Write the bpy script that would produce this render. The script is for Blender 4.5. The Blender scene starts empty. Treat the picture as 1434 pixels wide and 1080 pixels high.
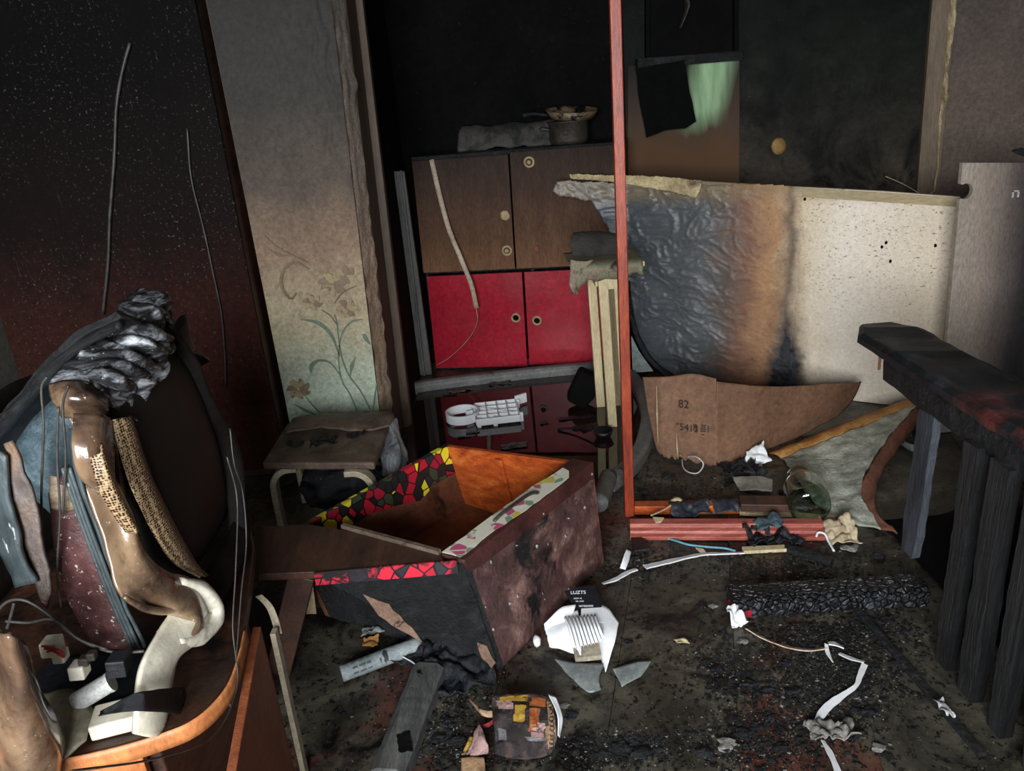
import bpy, bmesh, math, random
from mathutils import Vector, noise, Matrix
random.seed(7)
SC = bpy.context.scene
COL = SC.collection

# ---------------------------------------------------------------- camera
FPX, CX, CY = 1079.0, 717.0, 540.0            # focal length and centre for a 1434 x 1080 frame
PITCH, ROLL, EYE = math.radians(20.3), math.radians(5.0), 1.5
FW = Vector((0, math.cos(PITCH), -math.sin(PITCH)))
R0 = Vector((1, 0, 0)); U0 = R0.cross(FW)
RT = R0*math.cos(ROLL) - U0*math.sin(ROLL)
UP = R0*math.sin(ROLL) + U0*math.cos(ROLL)
EYEP = Vector((0, 0, EYE))
cd = bpy.data.cameras.new('camera'); cd.sensor_width = 36.0; cd.lens = 36.0*FPX/1434.0
cd.clip_start = 0.02
cam = bpy.data.objects.new('camera', cd); COL.objects.link(cam)
cam.matrix_world = Matrix(((RT.x, UP.x, -FW.x, 0), (RT.y, UP.y, -FW.y, 0), (RT.z, UP.z, -FW.z, EYE), (0, 0, 0, 1)))
SC.camera = cam

# ---------------------------------------------------------------- light
SC.view_settings.view_transform = 'Standard'
SC.view_settings.look = 'None'
SC.view_settings.gamma = 1.0
SC.view_settings.use_curve_mapping = False
SC.view_settings.exposure = 0.4
w = bpy.data.worlds.new('overcast'); SC.world = w; w.use_nodes = True
w.node_tree.nodes['Background'].inputs[0].default_value = (0.80, 0.90, 1.0, 1)
w.node_tree.nodes['Background'].inputs[1].default_value = 1.0
WIN = (-1.45, 0.35, 0.90, 2.20)                # window opening behind the camera: x0 x1 z0 z1
la = bpy.data.lights.new('window_daylight', 'AREA'); la.shape = 'RECTANGLE'
la.size, la.size_y = WIN[1]-WIN[0], WIN[3]-WIN[2]
la.energy = 225; la.color = (0.93, 0.97, 1.0)
lo = bpy.data.objects.new('window_daylight', la); COL.objects.link(lo)
lo.location = ((WIN[0]+WIN[1])/2, -1.72, (WIN[2]+WIN[3])/2)
lo.rotation_euler = (math.radians(82), 0, 0)

# ---------------------------------------------------------------- helpers: measuring
def ray(px, py): return FW + RT*((px-CX)/FPX) - UP*((py-CY)/FPX)
def G(px, py, z=0.0):
    d = ray(px, py); return EYEP + d*((z-EYE)/d.z)
def PY(px, py, Y):
    d = ray(px, py); return EYEP + d*(Y/d.y)
def PX(px, py, X):
    d = ray(px, py); return EYEP + d*(X/d.x)
def PV(px, py, a, b):
    n = Vector((b[1]-a[1], -(b[0]-a[0]), 0)); d = ray(px, py)
    return EYEP + d*((Vector((a[0], a[1], 0))-EYEP).dot(n)/d.dot(n))
def V(*a): return Vector(a)

# ---------------------------------------------------------------- helpers: objects
def props(o, label=None, cat=None, group=None, kind=None):
    if label: o['label'] = label
    if cat: o['category'] = cat
    if group: o['group'] = group
    if kind: o['kind'] = kind
    return o
def thing(name, label, cat, base, group=None):
    o = bpy.data.objects.new(name, None); COL.objects.link(o)
    o.empty_display_size = 0.05; o.location = base; o['wl'] = list(base)
    return props(o, label, cat, group)
def clean(o):
    if 'wl' in o: del o['wl']
ZMIN = [None]                                   # nothing that stands on a surface may dip below it
def obj(name, geo, m, parent=None, base=None, smooth=False, bevel=0, solid=0, sub=0, off=0):
    vs, fs = geo
    if parent is not None: base = Vector(parent['wl'])
    elif base is None: base = Vector((0, 0, 0))
    base = Vector(base)
    if ZMIN[0] is not None: vs = [Vector((v[0], v[1], max(v[2], ZMIN[0]))) for v in vs]
    me = bpy.data.meshes.new(name)
    me.from_pydata([tuple(Vector(v)-base) for v in vs], [], fs)
    bm = bmesh.new(); bm.from_mesh(me)
    bmesh.ops.recalc_face_normals(bm, faces=bm.faces); bm.to_mesh(me); bm.free()
    if smooth: me.polygons.foreach_set('use_smooth', [True]*len(me.polygons))
    me.materials.append(m)
    o = bpy.data.objects.new(name, me); COL.objects.link(o)
    o['wl'] = list(base)
    if parent is not None: o.parent = parent
    else: o.location = base
    if sub:
        md = o.modifiers.new('s', 'SUBSURF'); md.levels = sub; md.render_levels = sub
    if solid:
        md = o.modifiers.new('t', 'SOLIDIFY'); md.thickness = solid; md.offset = off
    if bevel:
        md = o.modifiers.new('b', 'BEVEL'); md.width = bevel; md.segments = 2; md.limit_method = 'ANGLE'
    return o

# ---------------------------------------------------------------- helpers: shapes  (vertices, faces)
def join(*gs):
    vs, fs = [], []
    for g in gs:
        k = len(vs); vs += list(g[0]); fs += [tuple(i+k for i in f) for f in g[1]]
    return vs, fs
def box(p, a, b, c):
    p, a, b, c = map(Vector, (p, a, b, c))
    vs = [p, p+a, p+a+b, p+b, p+c, p+a+c, p+a+b+c, p+b+c]
    return vs, [(0,3,2,1),(4,5,6,7),(0,1,5,4),(1,2,6,5),(2,3,7,6),(3,0,4,7)]
def beam(a, b, wd, ht, up=(0,0,1), lift=0.0):
    a, b, up = Vector(a), Vector(b), Vector(up)
    t = (b-a).normalized(); s = t.cross(up).normalized(); u = s.cross(t)
    return box(a - s*(wd/2) + u*lift, b-a, s*wd, u*ht)
def plate(pts, ext):
    pts = [Vector(p) for p in pts]; ext = Vector(ext); n = len(pts)
    fs = [tuple(range(n)), tuple(reversed(range(n, 2*n)))]
    fs += [(i, (i+1) % n, (i+1) % n+n, i+n) for i in range(n)]
    return pts+[p+ext for p in pts], fs
def rag(pts, amp, step=0.03, seed=0, closed=True):
    r = random.Random(seed); pts = [Vector(p) for p in pts]; out = []
    n = len(pts)
    for i in range(n if closed else n-1):
        a, b = pts[i], pts[(i+1) % n]; k = max(1, int((b-a).length/step)); t = (b-a)
        for j in range(k):
            p = a+t*(j/k)
            if j:
                p = p + Vector((r.uniform(-1,1), r.uniform(-1,1), r.uniform(-1,1)))*amp
            out.append(p)
    return out
def cr(pts, n):
    pts = [Vector(p) for p in pts]
    if len(pts) < 2: return pts
    P = [pts[0]*2-pts[1]]+pts+[pts[-1]*2-pts[-2]]; out = []; m = len(pts)-1
    for k in range(n+1):
        s = k/n*m; i = min(int(s), m-1); t = s-i
        a, b, c, d = P[i:i+4]
        out.append(0.5*((2*b)+(c-a)*t+(2*a-5*b+4*c-d)*t*t+(3*b-a-3*c+d)*t**3))
    return out
def lerpf(rs, s):
    if not isinstance(rs, (list, tuple)): return rs
    x = s*(len(rs)-1); i = min(int(x), len(rs)-2); return rs[i]+(rs[i+1]-rs[i])*(x-i)
def tube(pts, r, n=8, seg=None, flat=1.0, wob=0.0):
    pts = cr(pts, seg) if seg else [Vector(p) for p in pts]
    vs, fs, m = [], [], len(pts); prev = None
    for i, p in enumerate(pts):
        t = (pts[min(i+1, m-1)]-pts[max(i-1, 0)]).normalized()
        ref = prev if prev is not None else (Vector((0,0,1)) if abs(t.z) < .9 else Vector((1,0,0)))
        s = t.cross(ref); 
        if s.length < 1e-5: s = t.cross(Vector((1,0.3,0)))
        s.normalize(); u = s.cross(t).normalized(); prev = u
        rr = lerpf(r, i/(m-1))
        for k in range(n):
            a = 2*math.pi*k/n
            q = rr*(1+(wob*noise.noise(p*25+Vector((k,0,0))) if wob else 0))
            vs.append(p+s*(math.cos(a)*q)+u*(math.sin(a)*q*flat))
    for i in range(m-1):
        for k in range(n):
            fs.append((i*n+k, i*n+(k+1) % n, (i+1)*n+(k+1) % n, (i+1)*n+k))
    fs.append(tuple(range(n))); fs.append(tuple(reversed(range((m-1)*n, m*n))))
    return vs, fs
def lathe(prof, c, axis=(0,0,1), n=28, cap=True):
    c, ax = Vector(c), Vector(axis).normalized()
    s = ax.cross(Vector((1,0,0)) if abs(ax.x) < .8 else Vector((0,1,0))).normalized(); u = ax.cross(s)
    vs, fs = [], []
    for r, h in prof:
        for k in range(n):
            a = 2*math.pi*k/n
            vs.append(c+ax*h+s*(r*math.cos(a))+u*(r*math.sin(a)))
    for i in range(len(prof)-1):
        for k in range(n):
            fs.append((i*n+k, i*n+(k+1) % n, (i+1)*n+(k+1) % n, (i+1)*n+k))
    if cap:
        fs.append(tuple(range(n))); fs.append(tuple(reversed(range((len(prof)-1)*n, len(prof)*n))))
    return vs, fs
def grid(fn, nu, nv):
    vs = [fn(i/nu, j/nv) for j in range(nv+1) for i in range(nu+1)]
    fs = [(j*(nu+1)+i, j*(nu+1)+i+1, (j+1)*(nu+1)+i+1, (j+1)*(nu+1)+i) for j in range(nv) for i in range(nu)]
    return vs, fs
def loft(curves, nu=24, nv=10, amp=0.0, freq=12.0, seed=0):
    """smooth surface through a list of polylines"""
    cs = [cr(c, nu) for c in curves]
    rows = [cr([c[i] for c in cs], nv) for i in range(nu+1)]
    g = grid(lambda u, v: rows[round(u*nu)][round(v*nv)], nu, nv)
    if amp:
        off = Vector((seed*3.7, seed*1.3, 0)); vs = []
        for p in g[0]:
            q = p*freq+off
            vs.append(p+noise.noise_vector(q)*amp+noise.noise_vector(q*2.3)*amp*.4)
        g = (vs, g[1])
    return g
def inpoly(u, v, P):
    c = False; n = len(P)
    for i in range(n):
        (x1, y1), (x2, y2) = P[i], P[(i+1) % n]
        if (y1 > v) != (y2 > v) and u < (x2-x1)*(v-y1)/(y2-y1)+x1: c = not c
    return c
def skin(poly, disp, step=0.01):
    """fine sheet filling a planar 3-D outline; disp(p) -> displaced point"""
    poly = [Vector(p) for p in poly]; o = poly[0]
    nrm = Vector((0,0,0))
    for i in range(len(poly)):
        nrm += (poly[i]-o).cross(poly[(i+1) % len(poly)]-o)
    nrm.normalize(); U = (poly[1]-o).normalized(); W = nrm.cross(U)
    P = [((p-o).dot(U), (p-o).dot(W)) for p in poly]
    u0, u1 = min(p[0] for p in P), max(p[0] for p in P); v0, v1 = min(p[1] for p in P), max(p[1] for p in P)
    nu, nv = int((u1-u0)/step)+1, int((v1-v0)/step)+1; idx = {}; vs = []; fs = []
    def vid(i, j):
        if (i, j) not in idx:
            idx[(i, j)] = len(vs); vs.append(disp(o+U*(u0+i*step)+W*(v0+j*step)))
        return idx[(i, j)]
    for j in range(nv):
        for i in range(nu):
            if inpoly(u0+(i+.5)*step, v0+(j+.5)*step, P):
                fs.append((vid(i,j), vid(i+1,j), vid(i+1,j+1), vid(i,j+1)))
    return vs, fs
def crumple(c, a, b, amp, nu=14, nv=12, freq=14, seed=0, lift=0.004):
    """crumpled scrap: centre, two half-axes; kept above the floor"""
    c, a, b = Vector(c), Vector(a), Vector(b); n = a.cross(b).normalized()
    if n.z < 0: n = -n
    def fn(u, v):
        s, t = u*2-1, v*2-1
        e = 1+.25*noise.noise(Vector((s*2+seed, t*2, seed*1.7)))
        p = c+a*(s*e)+b*(t*e)
        q = p*freq+Vector((seed, seed*2, 0))
        h = abs(noise.noise(q))*1.3+abs(noise.noise(q*2.1))*.6
        p = p+n*(h*amp)+noise.noise_vector(q*.8)*amp*.35
        if p.z < lift: p.z = lift
        return p
    return grid(fn, nu, nv)
def blob(c, rx, ry, rz, amp=.25, seed=0, n=2, freq=2.0):
    bm = bmesh.new(); bmesh.ops.create_icosphere(bm, subdivisions=n, radius=1)
    vs = []
    for v in bm.verts:
        k = 1+amp*noise.noise(v.co*freq+Vector((seed*5.1, seed, 0)))
        vs.append(Vector(c)+Vector((v.co.x*rx*k, v.co.y*ry*k, v.co.z*rz*k)))
    fs = [tuple(x.index for x in f.verts) for f in bm.faces]; bm.free()
    return vs, fs
def text_geo(s, org, xd, yd, size, lift=0.0006):
    cu = bpy.data.curves.new('t', 'FONT'); cu.body = s; cu.size = 1.0
    o = bpy.data.objects.new('t', cu); COL.objects.link(o)
    me = bpy.data.meshes.new_from_object(o)
    vs = [v.co.copy() for v in me.vertices]; fs = [tuple(p.vertices) for p in me.polygons]
    bpy.data.objects.remove(o); bpy.data.curves.remove(cu); bpy.data.meshes.remove(me)
    xd, yd = Vector(xd).normalized(), Vector(yd).normalized(); n = xd.cross(yd)
    return [Vector(org)+xd*(v.x*size)+yd*(v.y*size)+n*lift for v in vs], fs
def stroke(pts, wds, n, seg=14):
    """flat printed brush stroke along points, lying on plane with normal n"""
    pts = cr(pts, seg); L, R = [], []
    for i, p in enumerate(pts):
        t = (pts[min(i+1, seg)]-pts[max(i-1, 0)]).normalized(); s = t.cross(n).normalized()
        ww = lerpf(wds, i/seg)/2; L.append(p+s*ww); R.append(p-s*ww)
    vs = L+R; m = len(pts)
    return vs, [(i, i+1, m+i+1, m+i) for i in range(m-1)]

# ---------------------------------------------------------------- helpers: materials
def lin(c):
    if isinstance(c, str): c = tuple(int(c[i:i+2], 16)/255 for i in (0, 2, 4))
    else: c = tuple(x/255 for x in c)
    return tuple(x/12.92 if x <= .04045 else ((x+.055)/1.055)**2.4 for x in c)+(1,)
class NT:
    def __init__(s, name):
        s.m = bpy.data.materials.new(name); s.m.use_nodes = True; s.t = s.m.node_tree
        s.b = s.t.nodes['Principled BSDF']; s.n = s.t.nodes; s.l = s.t.links
        s.co = s.n.new('ShaderNodeTexCoord').outputs['Object']
    def link(s, a, b): s.l.new(a, b)
    def mapping(s, sc=(1,1,1), rot=(0,0,0), loc=(0,0,0)):
        m = s.n.new('ShaderNodeMapping'); m.inputs['Scale'].default_value = sc
        m.inputs['Rotation'].default_value = rot; m.inputs['Location'].default_value = loc
        s.link(s.co, m.inputs[0]); return m.outputs[0]
    def noise(s, scale, vec=None, detail=6, rough=.6, dist=0):
        n = s.n.new('ShaderNodeTexNoise'); n.inputs['Scale'].default_value = scale
        n.inputs['Detail'].default_value = detail; n.inputs['Roughness'].default_value = rough
        n.inputs['Distortion'].default_value = dist
        s.link(vec if vec is not None else s.co, n.inputs['Vector']); return n.outputs['Fac']
    def ramp(s, f, stops, interp='LINEAR'):
        r = s.n.new('ShaderNodeValToRGB'); e = r.color_ramp.elements; r.color_ramp.interpolation = interp
        while len(e) < len(stops): e.new(.5)
        for x, (p, c) in zip(e, stops): x.position = p; x.color = lin(c)
        s.link(f, r.inputs[0]); return r.outputs[0]
    def mapr(s, f, a, b, c=0., d=1.):
        r = s.n.new('ShaderNodeMapRange'); s.link(f, r.inputs[0])
        for i, x in enumerate((a, b, c, d)): r.inputs[i+1].default_value = x
        return r.outputs[0]
    def math(s, op, a, b=None):
        r = s.n.new('ShaderNodeMath'); r.operation = op
        for i, x in enumerate((a, b)):
            if x is None: continue
            if isinstance(x, (int, float)): r.inputs[i].default_value = x
            else: s.link(x, r.inputs[i])
        return r.outputs[0]
    def mix(s, f, a, b, mode='MIX'):
        r = s.n.new('ShaderNodeMix'); r.data_type = 'RGBA'; r.blend_type = mode
        for i, x in ((0, f), (6, a), (7, b)):
            if isinstance(x, (int, float)): r.inputs[i].default_value = x
            elif isinstance(x, (str, tuple)): r.inputs[i].default_value = lin(x) if isinstance(x, str) or len(x) == 3 else x
            else: s.link(x, r.inputs[i])
        return r.outputs[2]
    def axis(s, ax):
        r = s.n.new('ShaderNodeSeparateXYZ'); s.link(s.co, r.inputs[0]); return r.outputs['XYZ'.index(ax)]
    def bump(s, h, strength=.3, dist=.01):
        r = s.n.new('ShaderNodeBump'); r.inputs['Strength'].default_value = strength
        r.inputs['Distance'].default_value = dist; s.link(h, r.inputs['Height'])
        s.link(r.outputs[0], s.b.inputs['Normal'])
    def done(s, col, rough=.6, spec=.5, metal=0.):
        if col is not None:
            if isinstance(col, (str, tuple)): s.b.inputs['Base Color'].default_value = lin(col)
            else: s.link(col, s.b.inputs['Base Color'])
        if isinstance(rough, (int, float)): s.b.inputs['Roughness'].default_value = rough
        else: s.link(rough, s.b.inputs['Roughness'])
        s.b.inputs['Specular IOR Level'].default_value = spec; s.b.inputs['Metallic'].default_value = metal
        return s.m
def mat(name, stops, scale=8, stretch=(1,1,1), rough=.6, rvar=0., spec=.5, bump=.25, bscale=None, bdist=.006,
        grad=None, soot=None, speck=None, metal=0., dist=.4, detail=7, grain=.45):
    """stops: colours over noise.  grad=(axis, lo, hi, wobble, stops) colours along an axis of the thing.
    soot=(scale, lo, hi, colour) char patches.  speck=(scale, lo, colour) small flecks."""
    t = NT(name); vec = t.mapping(stretch)
    nz = t.noise(scale, vec, detail, .62, dist)
    col = t.ramp(nz, stops)
    if grad:
        ax, a, b, wob, gs = grad
        x = t.math('ADD', t.mapr(t.axis(ax), a, b), t.mapr(t.noise(scale*.6, vec), 0, 1, -wob, wob))
        gcol = t.ramp(x, gs)
        col = t.mix(1.0, gcol, t.mix(.6, (255, 255, 255), col), 'MULTIPLY')
    if soot:
        col = t.mix(t.mapr(t.noise(soot[0], None, 8, .65, .6), soot[1], soot[2]), col, soot[3])
    if speck:
        col = t.mix(t.mapr(t.noise(speck[0], vec, 3, .7), speck[1], speck[1]+.05), col, speck[2])
    if grain:
        gr = t.mapr(t.noise(scale*9, vec, 9, .78, .2), .33, .67, 1-grain, 1+grain*.55)
        cg = t.n.new('ShaderNodeCombineColor')
        for q in range(3): t.link(gr, cg.inputs[q])
        col = t.mix(1.0, col, cg.outputs[0], 'MULTIPLY')
    r = rough
    if rvar: r = t.mapr(t.noise(scale*.7, None, 4), .3, .7, rough-rvar, rough+rvar)
    if bump:
        t.bump(t.noise(bscale or scale*6, vec, 10, .72, .3), min(1, bump*1.5), bdist*1.4)
    return t.done(col, r, spec, metal)

# ================================================================ materials
K = 'ffffff'
M = {}
M['soot'] = mat('sooty_wall', [(.3, (6,6,6)), (.7, (18,17,16))], 3, rough=.9, spec=.1, bump=.5, bscale=14, speck=(60, .69, (60,60,56)))
M['greenwall'] = mat('smoked_green_wall', [(.3, (150,150,150)), (.72, K)], 4, rough=.6, spec=.3, bump=.9, bscale=9, bdist=.02, detail=10, speck=(55,.70,(96,98,92)),
    grad=('Z', 0.85, 1.8, .3, [(0, (98,86,74)), (.3, (62,58,51)), (.7, (36,40,34)), (1, (15,18,16))]), soot=(2.6, .47, .6, (18,19,17)))
M['rightwall'] = mat('smoked_grey_wall', [(.3, (195,195,195)), (.7, K)], 5, rough=.75, bump=.3, bscale=60,
    grad=('Z', 0.3, 2.0, .1, [(0, (135,118,106)), (.6, (118,100,90)), (1, (92,82,76))]))
M['ceiling'] = mat('sooty_ceiling', [(.3, (30,29,28)), (.7, (52,50,48))], 3, rough=.8)
M['room'] = mat('smoked_plaster', [(.3, (70,66,60)), (.7, (100,94,86))], 3, rough=.8)
t = NT('sooted_brown_varnish'); zz = t.axis('Z')
x = t.math('ADD', t.mapr(zz, .15, 1.75), t.mapr(t.noise(4, t.mapping((1,1,.5)), 8, .65), 0, 1, -.2, .2))
c = t.ramp(x, [(0, (70,36,29)), (.38, (58,31,26)), (.6, (28,20,18)), (1, (10,10,10))])
c = t.mix(t.mapr(t.noise(30, None, 9, .75), .35, .7, .0, .75), c, (16,13,13))
c = t.mix(t.math('MULTIPLY', t.mapr(t.noise(75, None, 3, .75), .60, .68), t.mapr(t.noise(2.2, None, 4), .38, .6)), c, (92,88,84))
sm = t.math('MULTIPLY', t.mapr(t.noise(70, t.mapping((1,1,.07), (0,.10,0)), 6, .7), .62, .70), t.mapr(t.noise(1.9, t.mapping(loc=(1,0,2)), 3), .48, .62))
c = t.mix(t.math('MULTIPLY', sm, .7), c, (84,80,76))
t.bump(t.noise(34, None, 9, .7), .5, .006)
M['wardrobe'] = t.done(c, .75, .06)
t = NT('alligator_char')
v = t.n.new('ShaderNodeTexVoronoi'); v.feature = 'DISTANCE_TO_EDGE'; v.inputs['Scale'].default_value = 42; t.link(t.mapping((1,1.6,1)), v.inputs['Vector'])
c = t.mix(t.mapr(v.outputs['Distance'], .0, .14), (5,5,5), t.ramp(t.noise(22, None, 9, .7), [(.32, (16,17,19)), (.55, (34,36,40)), (.72, (96,101,108))]))
t.bump(t.math('ADD', t.mapr(v.outputs['Distance'], 0, .2), t.noise(80, None, 6)), .8, .008)
M['alligator'] = t.done(c, .35, .5)
M['paper'] = mat('stained_wallpaper', [(.3, (205,205,205)), (.7, K)], 6, rough=.7, bump=.35, bscale=45, bdist=.004,
    spec=.35, grad=('Z', 0.0, 2.1, .08, [(0, (190,208,192)), (.17, (194,206,184)), (.33, (196,180,148)), (.46, (150,124,102)), (.58, (88,75,65)), (.75, (56,52,47)), (1, (38,36,33))]))
M['paperside'] = mat('stained_wallpaper_edge', [(.3, (190,190,190)), (.7, K)], 9, rough=.75, bump=.8, bscale=22, bdist=.012,
    grad=('Z', 0.0, 2.1, .09, [(0, (165,142,112)), (.4, (170,140,118)), (.6, (128,112,100)), (1, (84,82,74))]))
M['casing'] = mat('scorched_casing', [(.3, (60,48,38)), (.7, (96,76,58))], 6, stretch=(3,3,.3), rough=.6)
M['greypost'] = mat('scorched_grey_paint', [(.3, (66,66,66)), (.55, (104,103,100)), (.8, (44,43,42))], 6, stretch=(3,3,.5), rough=.6)
M['trim'] = mat('smoked_cream_trim', [(.3, (96,80,66)), (.7, (140,120,98))], 7, stretch=(3,3,.3), rough=.6)

def floor_mat(name, puddle):
    t = NT(name)
    big = t.noise(1.7, None, 6, .6, .5)
    base = t.ramp(t.noise(5, None, 9, .65, .5), [(.28, (32,30,26)), (.48, (68,64,55)), (.68, (104,98,84))])
    red = t.ramp(t.noise(9, None, 6), [(.3, (62,36,30)), (.7, (104,68,56))])
    inf = t.n.new('ShaderNodeObjectInfo').outputs['Random']
    base = t.mix(t.math('MULTIPLY', t.mapr(t.noise(2.3, None, 7, .7, .8), .52, .6), t.mapr(inf, .25, .6)), base, red)
    base = t.mix(t.mapr(t.noise(3.1, t.mapping(loc=(3,1,0)), 9, .7, .6), .5, .62), base, (14,13,12))
    base = t.mix(t.mapr(t.noise(90, None, 3, .7), .66, .72), base, (128,124,114))
    base = t.mix(t.mapr(t.noise(38, None, 8, .75), .54, .60), base, (22,20,18))
    rough = t.mapr(t.noise(2.6, t.mapping(loc=(7,2,0)), 5, .6, .3), .40, .62, .08, .36)
    t.bump(t.noise(34, None, 10, .75, .2), .5, .008)
    return t.done(base, rough, .5)
M['floor'] = floor_mat('wet_burnt_floor', False)
t = NT('standing_water'); t.bump(t.noise(7, None, 2), .02, .01)
M['water'] = t.done(t.ramp(t.noise(6, None, 6), [(.3, (26,17,15)), (.7, (52,34,31))]), .03, .5); t.b.inputs['IOR'].default_value = 1.42
M['red'] = mat('red_paint', [(.3, (150,18,36)), (.7, (176,26,48))], 5, rough=.32, rvar=.08, bump=.06, bscale=60, speck=(80, .74, (205,120,125)))
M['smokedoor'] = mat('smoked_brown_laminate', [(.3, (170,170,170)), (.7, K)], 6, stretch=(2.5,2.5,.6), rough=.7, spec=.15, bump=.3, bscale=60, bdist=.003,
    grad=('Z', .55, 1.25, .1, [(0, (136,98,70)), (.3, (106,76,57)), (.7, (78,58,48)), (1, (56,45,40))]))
M['black'] = mat('black_void', [(.3, (7,7,7)), (.7, (15,14,13))], 6, rough=.85, spec=.1)
M['char'] = mat('charred_wood', [(.3, (9,9,10)), (.55, (22,23,25)), (.78, (56,59,64))], 12, stretch=(1,1,1), rough=.45, rvar=.15, bump=.9, bscale=42, bdist=.01, speck=(90, .72, (140,142,146)))
M['blackplastic'] = mat('black_plastic', [(.3, (14,15,17)), (.7, (30,32,37))], 10, rough=.35, bump=.3)
M['ring'] = mat('brass_ring', [(.3, (150,125,90)), (.7, (190,165,125))], 30, rough=.4)
M['cream'] = mat('cream_wood', [(.3, (196,176,132)), (.7, (224,206,164))], 7, stretch=(3,3,.4), rough=.5, bump=.1, speck=(40, .76, (120,100,76)))
M['orangewood'] = mat('orange_stained_wood', [(.3, (128,50,20)), (.52, (186,84,34)), (.75, (214,124,56))], 5, stretch=(1,1,3), rough=.42, bump=.12, bscale=30, dist=1.2)
M['redwood'] = mat('red_stained_wood', [(.3, (104,36,22)), (.55, (156,60,32)), (.75, (184,90,44))], 9, stretch=(3,3,.5), rough=.4, bump=.15, soot=(3.2, .6, .75, (70,24,20)))
M['pinkwood'] = mat('pinkish_red_varnish', [(.3, (140,64,54)), (.55, (176,92,78)), (.75, (200,126,110))], 9, stretch=(.5,3,3), rough=.35, bump=.15, speck=(45, .74, (70,40,36)))
M['palewood'] = mat('pale_orange_wood', [(.3, (168,98,52)), (.6, (206,134,80)), (.8, (220,156,100))], 6, stretch=(1.5,1.5,.6), rough=.5, bump=.1)
M['darkbrown'] = mat('dark_brown_wood', [(.3, (44,28,22)), (.6, (76,48,36)), (.8, (92,60,46))], 6, stretch=(2,.6,2), rough=.5, bump=.2)
M['drawerout'] = mat('burnt_drawer_board', [(.28, (44,30,29)), (.5, (96,66,62)), (.70, (160,122,112))], 9, rough=.45, rvar=.12, bump=.6, bscale=40, bdist=.006, soot=(5, .53, .62, (20,16,17)), speck=(34, .70, (170,150,142)))
M['drawerin'] = mat('drawer_inner_brown', [(.3, (80,46,32)), (.6, (122,76,54)), (.8, (146,94,70))], 5, stretch=(1,1,2), rough=.5, soot=(3.5, .6, .72, (36,20,16)))
M['stooltop'] = mat('sooty_stool_top', [(.3, (62,50,42)), (.55, (104,86,72)), (.75, (128,110,94))], 7, rough=.5, bump=.5, bscale=30, soot=(5, .55, .66, (26,23,21)))
M['bentwood'] = mat('smoked_bentwood', [(.3, (132,120,100)), (.7, (178,166,142))], 8, rough=.5, bump=.1)
M['card'] = mat('brown_cardboard', [(.3, (110,78,57)), (.7, (136,99,74))], 5, rough=.75, bump=.12, bscale=50, soot=(5, .68, .78, (176,140,120)))
M['wet_white'] = mat('white_plastic', [(.3, (226,229,232)), (.7, (244,245,246))], 8, rough=.35, bump=.05, grain=.06)
M['whitepaper'] = mat('white_paper', [(.3, (222,223,225)), (.7, (244,244,244))], 9, rough=.7, bump=.1, grain=.12, soot=(9, .66, .74, (90,84,78)))
M['greypaper'] = mat('wet_grey_paper', [(.3, (104,110,108)), (.7, (158,164,160))], 9, rough=.4, bump=.2, soot=(7, .58, .7, (44,44,42)))
M['grey'] = mat('grey_foam', [(.3, (92,92,92)), (.7, (128,127,124))], 6, rough=.55, bump=.2, soot=(4, .6, .75, (44,42,40)))
M['blackfilm'] = mat('black_shiny_film', [(.3, (12,13,15)), (.7, (32,36,42))], 10, rough=.22, bump=.6, bscale=20, bdist=.012)
M['blackcloth'] = mat('black_cloth', [(.3, (10,10,10)), (.7, (16,16,16))], 20, rough=.95, spec=.1, bump=.3)
M['darkmetal'] = mat('sooty_metal', [(.3, (34,30,27)), (.7, (70,62,54))], 10, rough=.4, bump=.3)
M['wire'] = mat('grimy_wire', [(.3, (30,28,27)), (.7, (74,69,66))], 20, rough=.5, bump=0)
M['rust'] = mat('rusty_fibre', [(.3, (104,60,42)), (.7, (142,90,66))], 16, rough=.8, bump=.6, bscale=60)

def voro(name, stops, line, scale, soot=None, thin=.04):
    t = NT(name); v = t.n.new('ShaderNodeTexVoronoi'); v.inputs['Scale'].default_value = scale
    t.link(t.co, v.inputs['Vector'])
    sp = t.n.new('ShaderNodeSeparateColor'); t.link(v.outputs['Color'], sp.inputs[0])
    col = t.ramp(sp.outputs[0], stops, 'CONSTANT')
    d = t.n.new('ShaderNodeTexVoronoi'); d.feature = 'DISTANCE_TO_EDGE'; d.inputs['Scale'].default_value = scale
    t.link(t.co, d.inputs['Vector'])
    col = t.mix(t.mapr(d.outputs['Distance'], thin, thin+.02), line, col)
    if soot: col = t.mix(t.mapr(t.noise(soot[0], None, 7, .6, .5), soot[1], soot[1]+.05), col, soot[2])
    t.bump(t.noise(60, None), .1, .003)
    return t.done(col, .45)
M['mosaic'] = voro('mosaic_print', [(0, (26,30,30)), (.3, (176,26,46)), (.52, (52,64,46)), (.66, (222,206,48)), (.82, (150,24,46)), (.93, (30,38,44))], (20,14,16), 26, (9, .66, (38,24,20)))
M['mosaicred'] = voro('mosaic_print_red', [(0, (196,34,56)), (.35, (36,34,40)), (.5, (176,28,50)), (.85, (40,44,50))], (24,12,16), 26, (9, .50, (30,24,26)))
M['creampaper'] = voro('torn_print_on_cream', [(0, (214,210,190)), (.62, (196,180,80)), (.72, (184,84,116)), (.84, (120,148,122)), (.92, (222,216,198))], (206,202,182), 30, (11, .6, (206,202,184)), .02)

# ================================================================ setting
def struct(name, geo, m, **k): return props(obj(name, geo, m, **k), kind='structure')
X0, X1, Y0, Y1, ZC = -2.35, 3.05, -1.7, 5.0, 2.6
fl = struct('floor', box((X0-.1, Y0-.1, -.12), (X1-X0+.2, 0, 0), (0, 7.0, 0), (0, 0, .098)), M['soot'])
fl['label'] = 'dark wet floor littered with ash'
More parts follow.
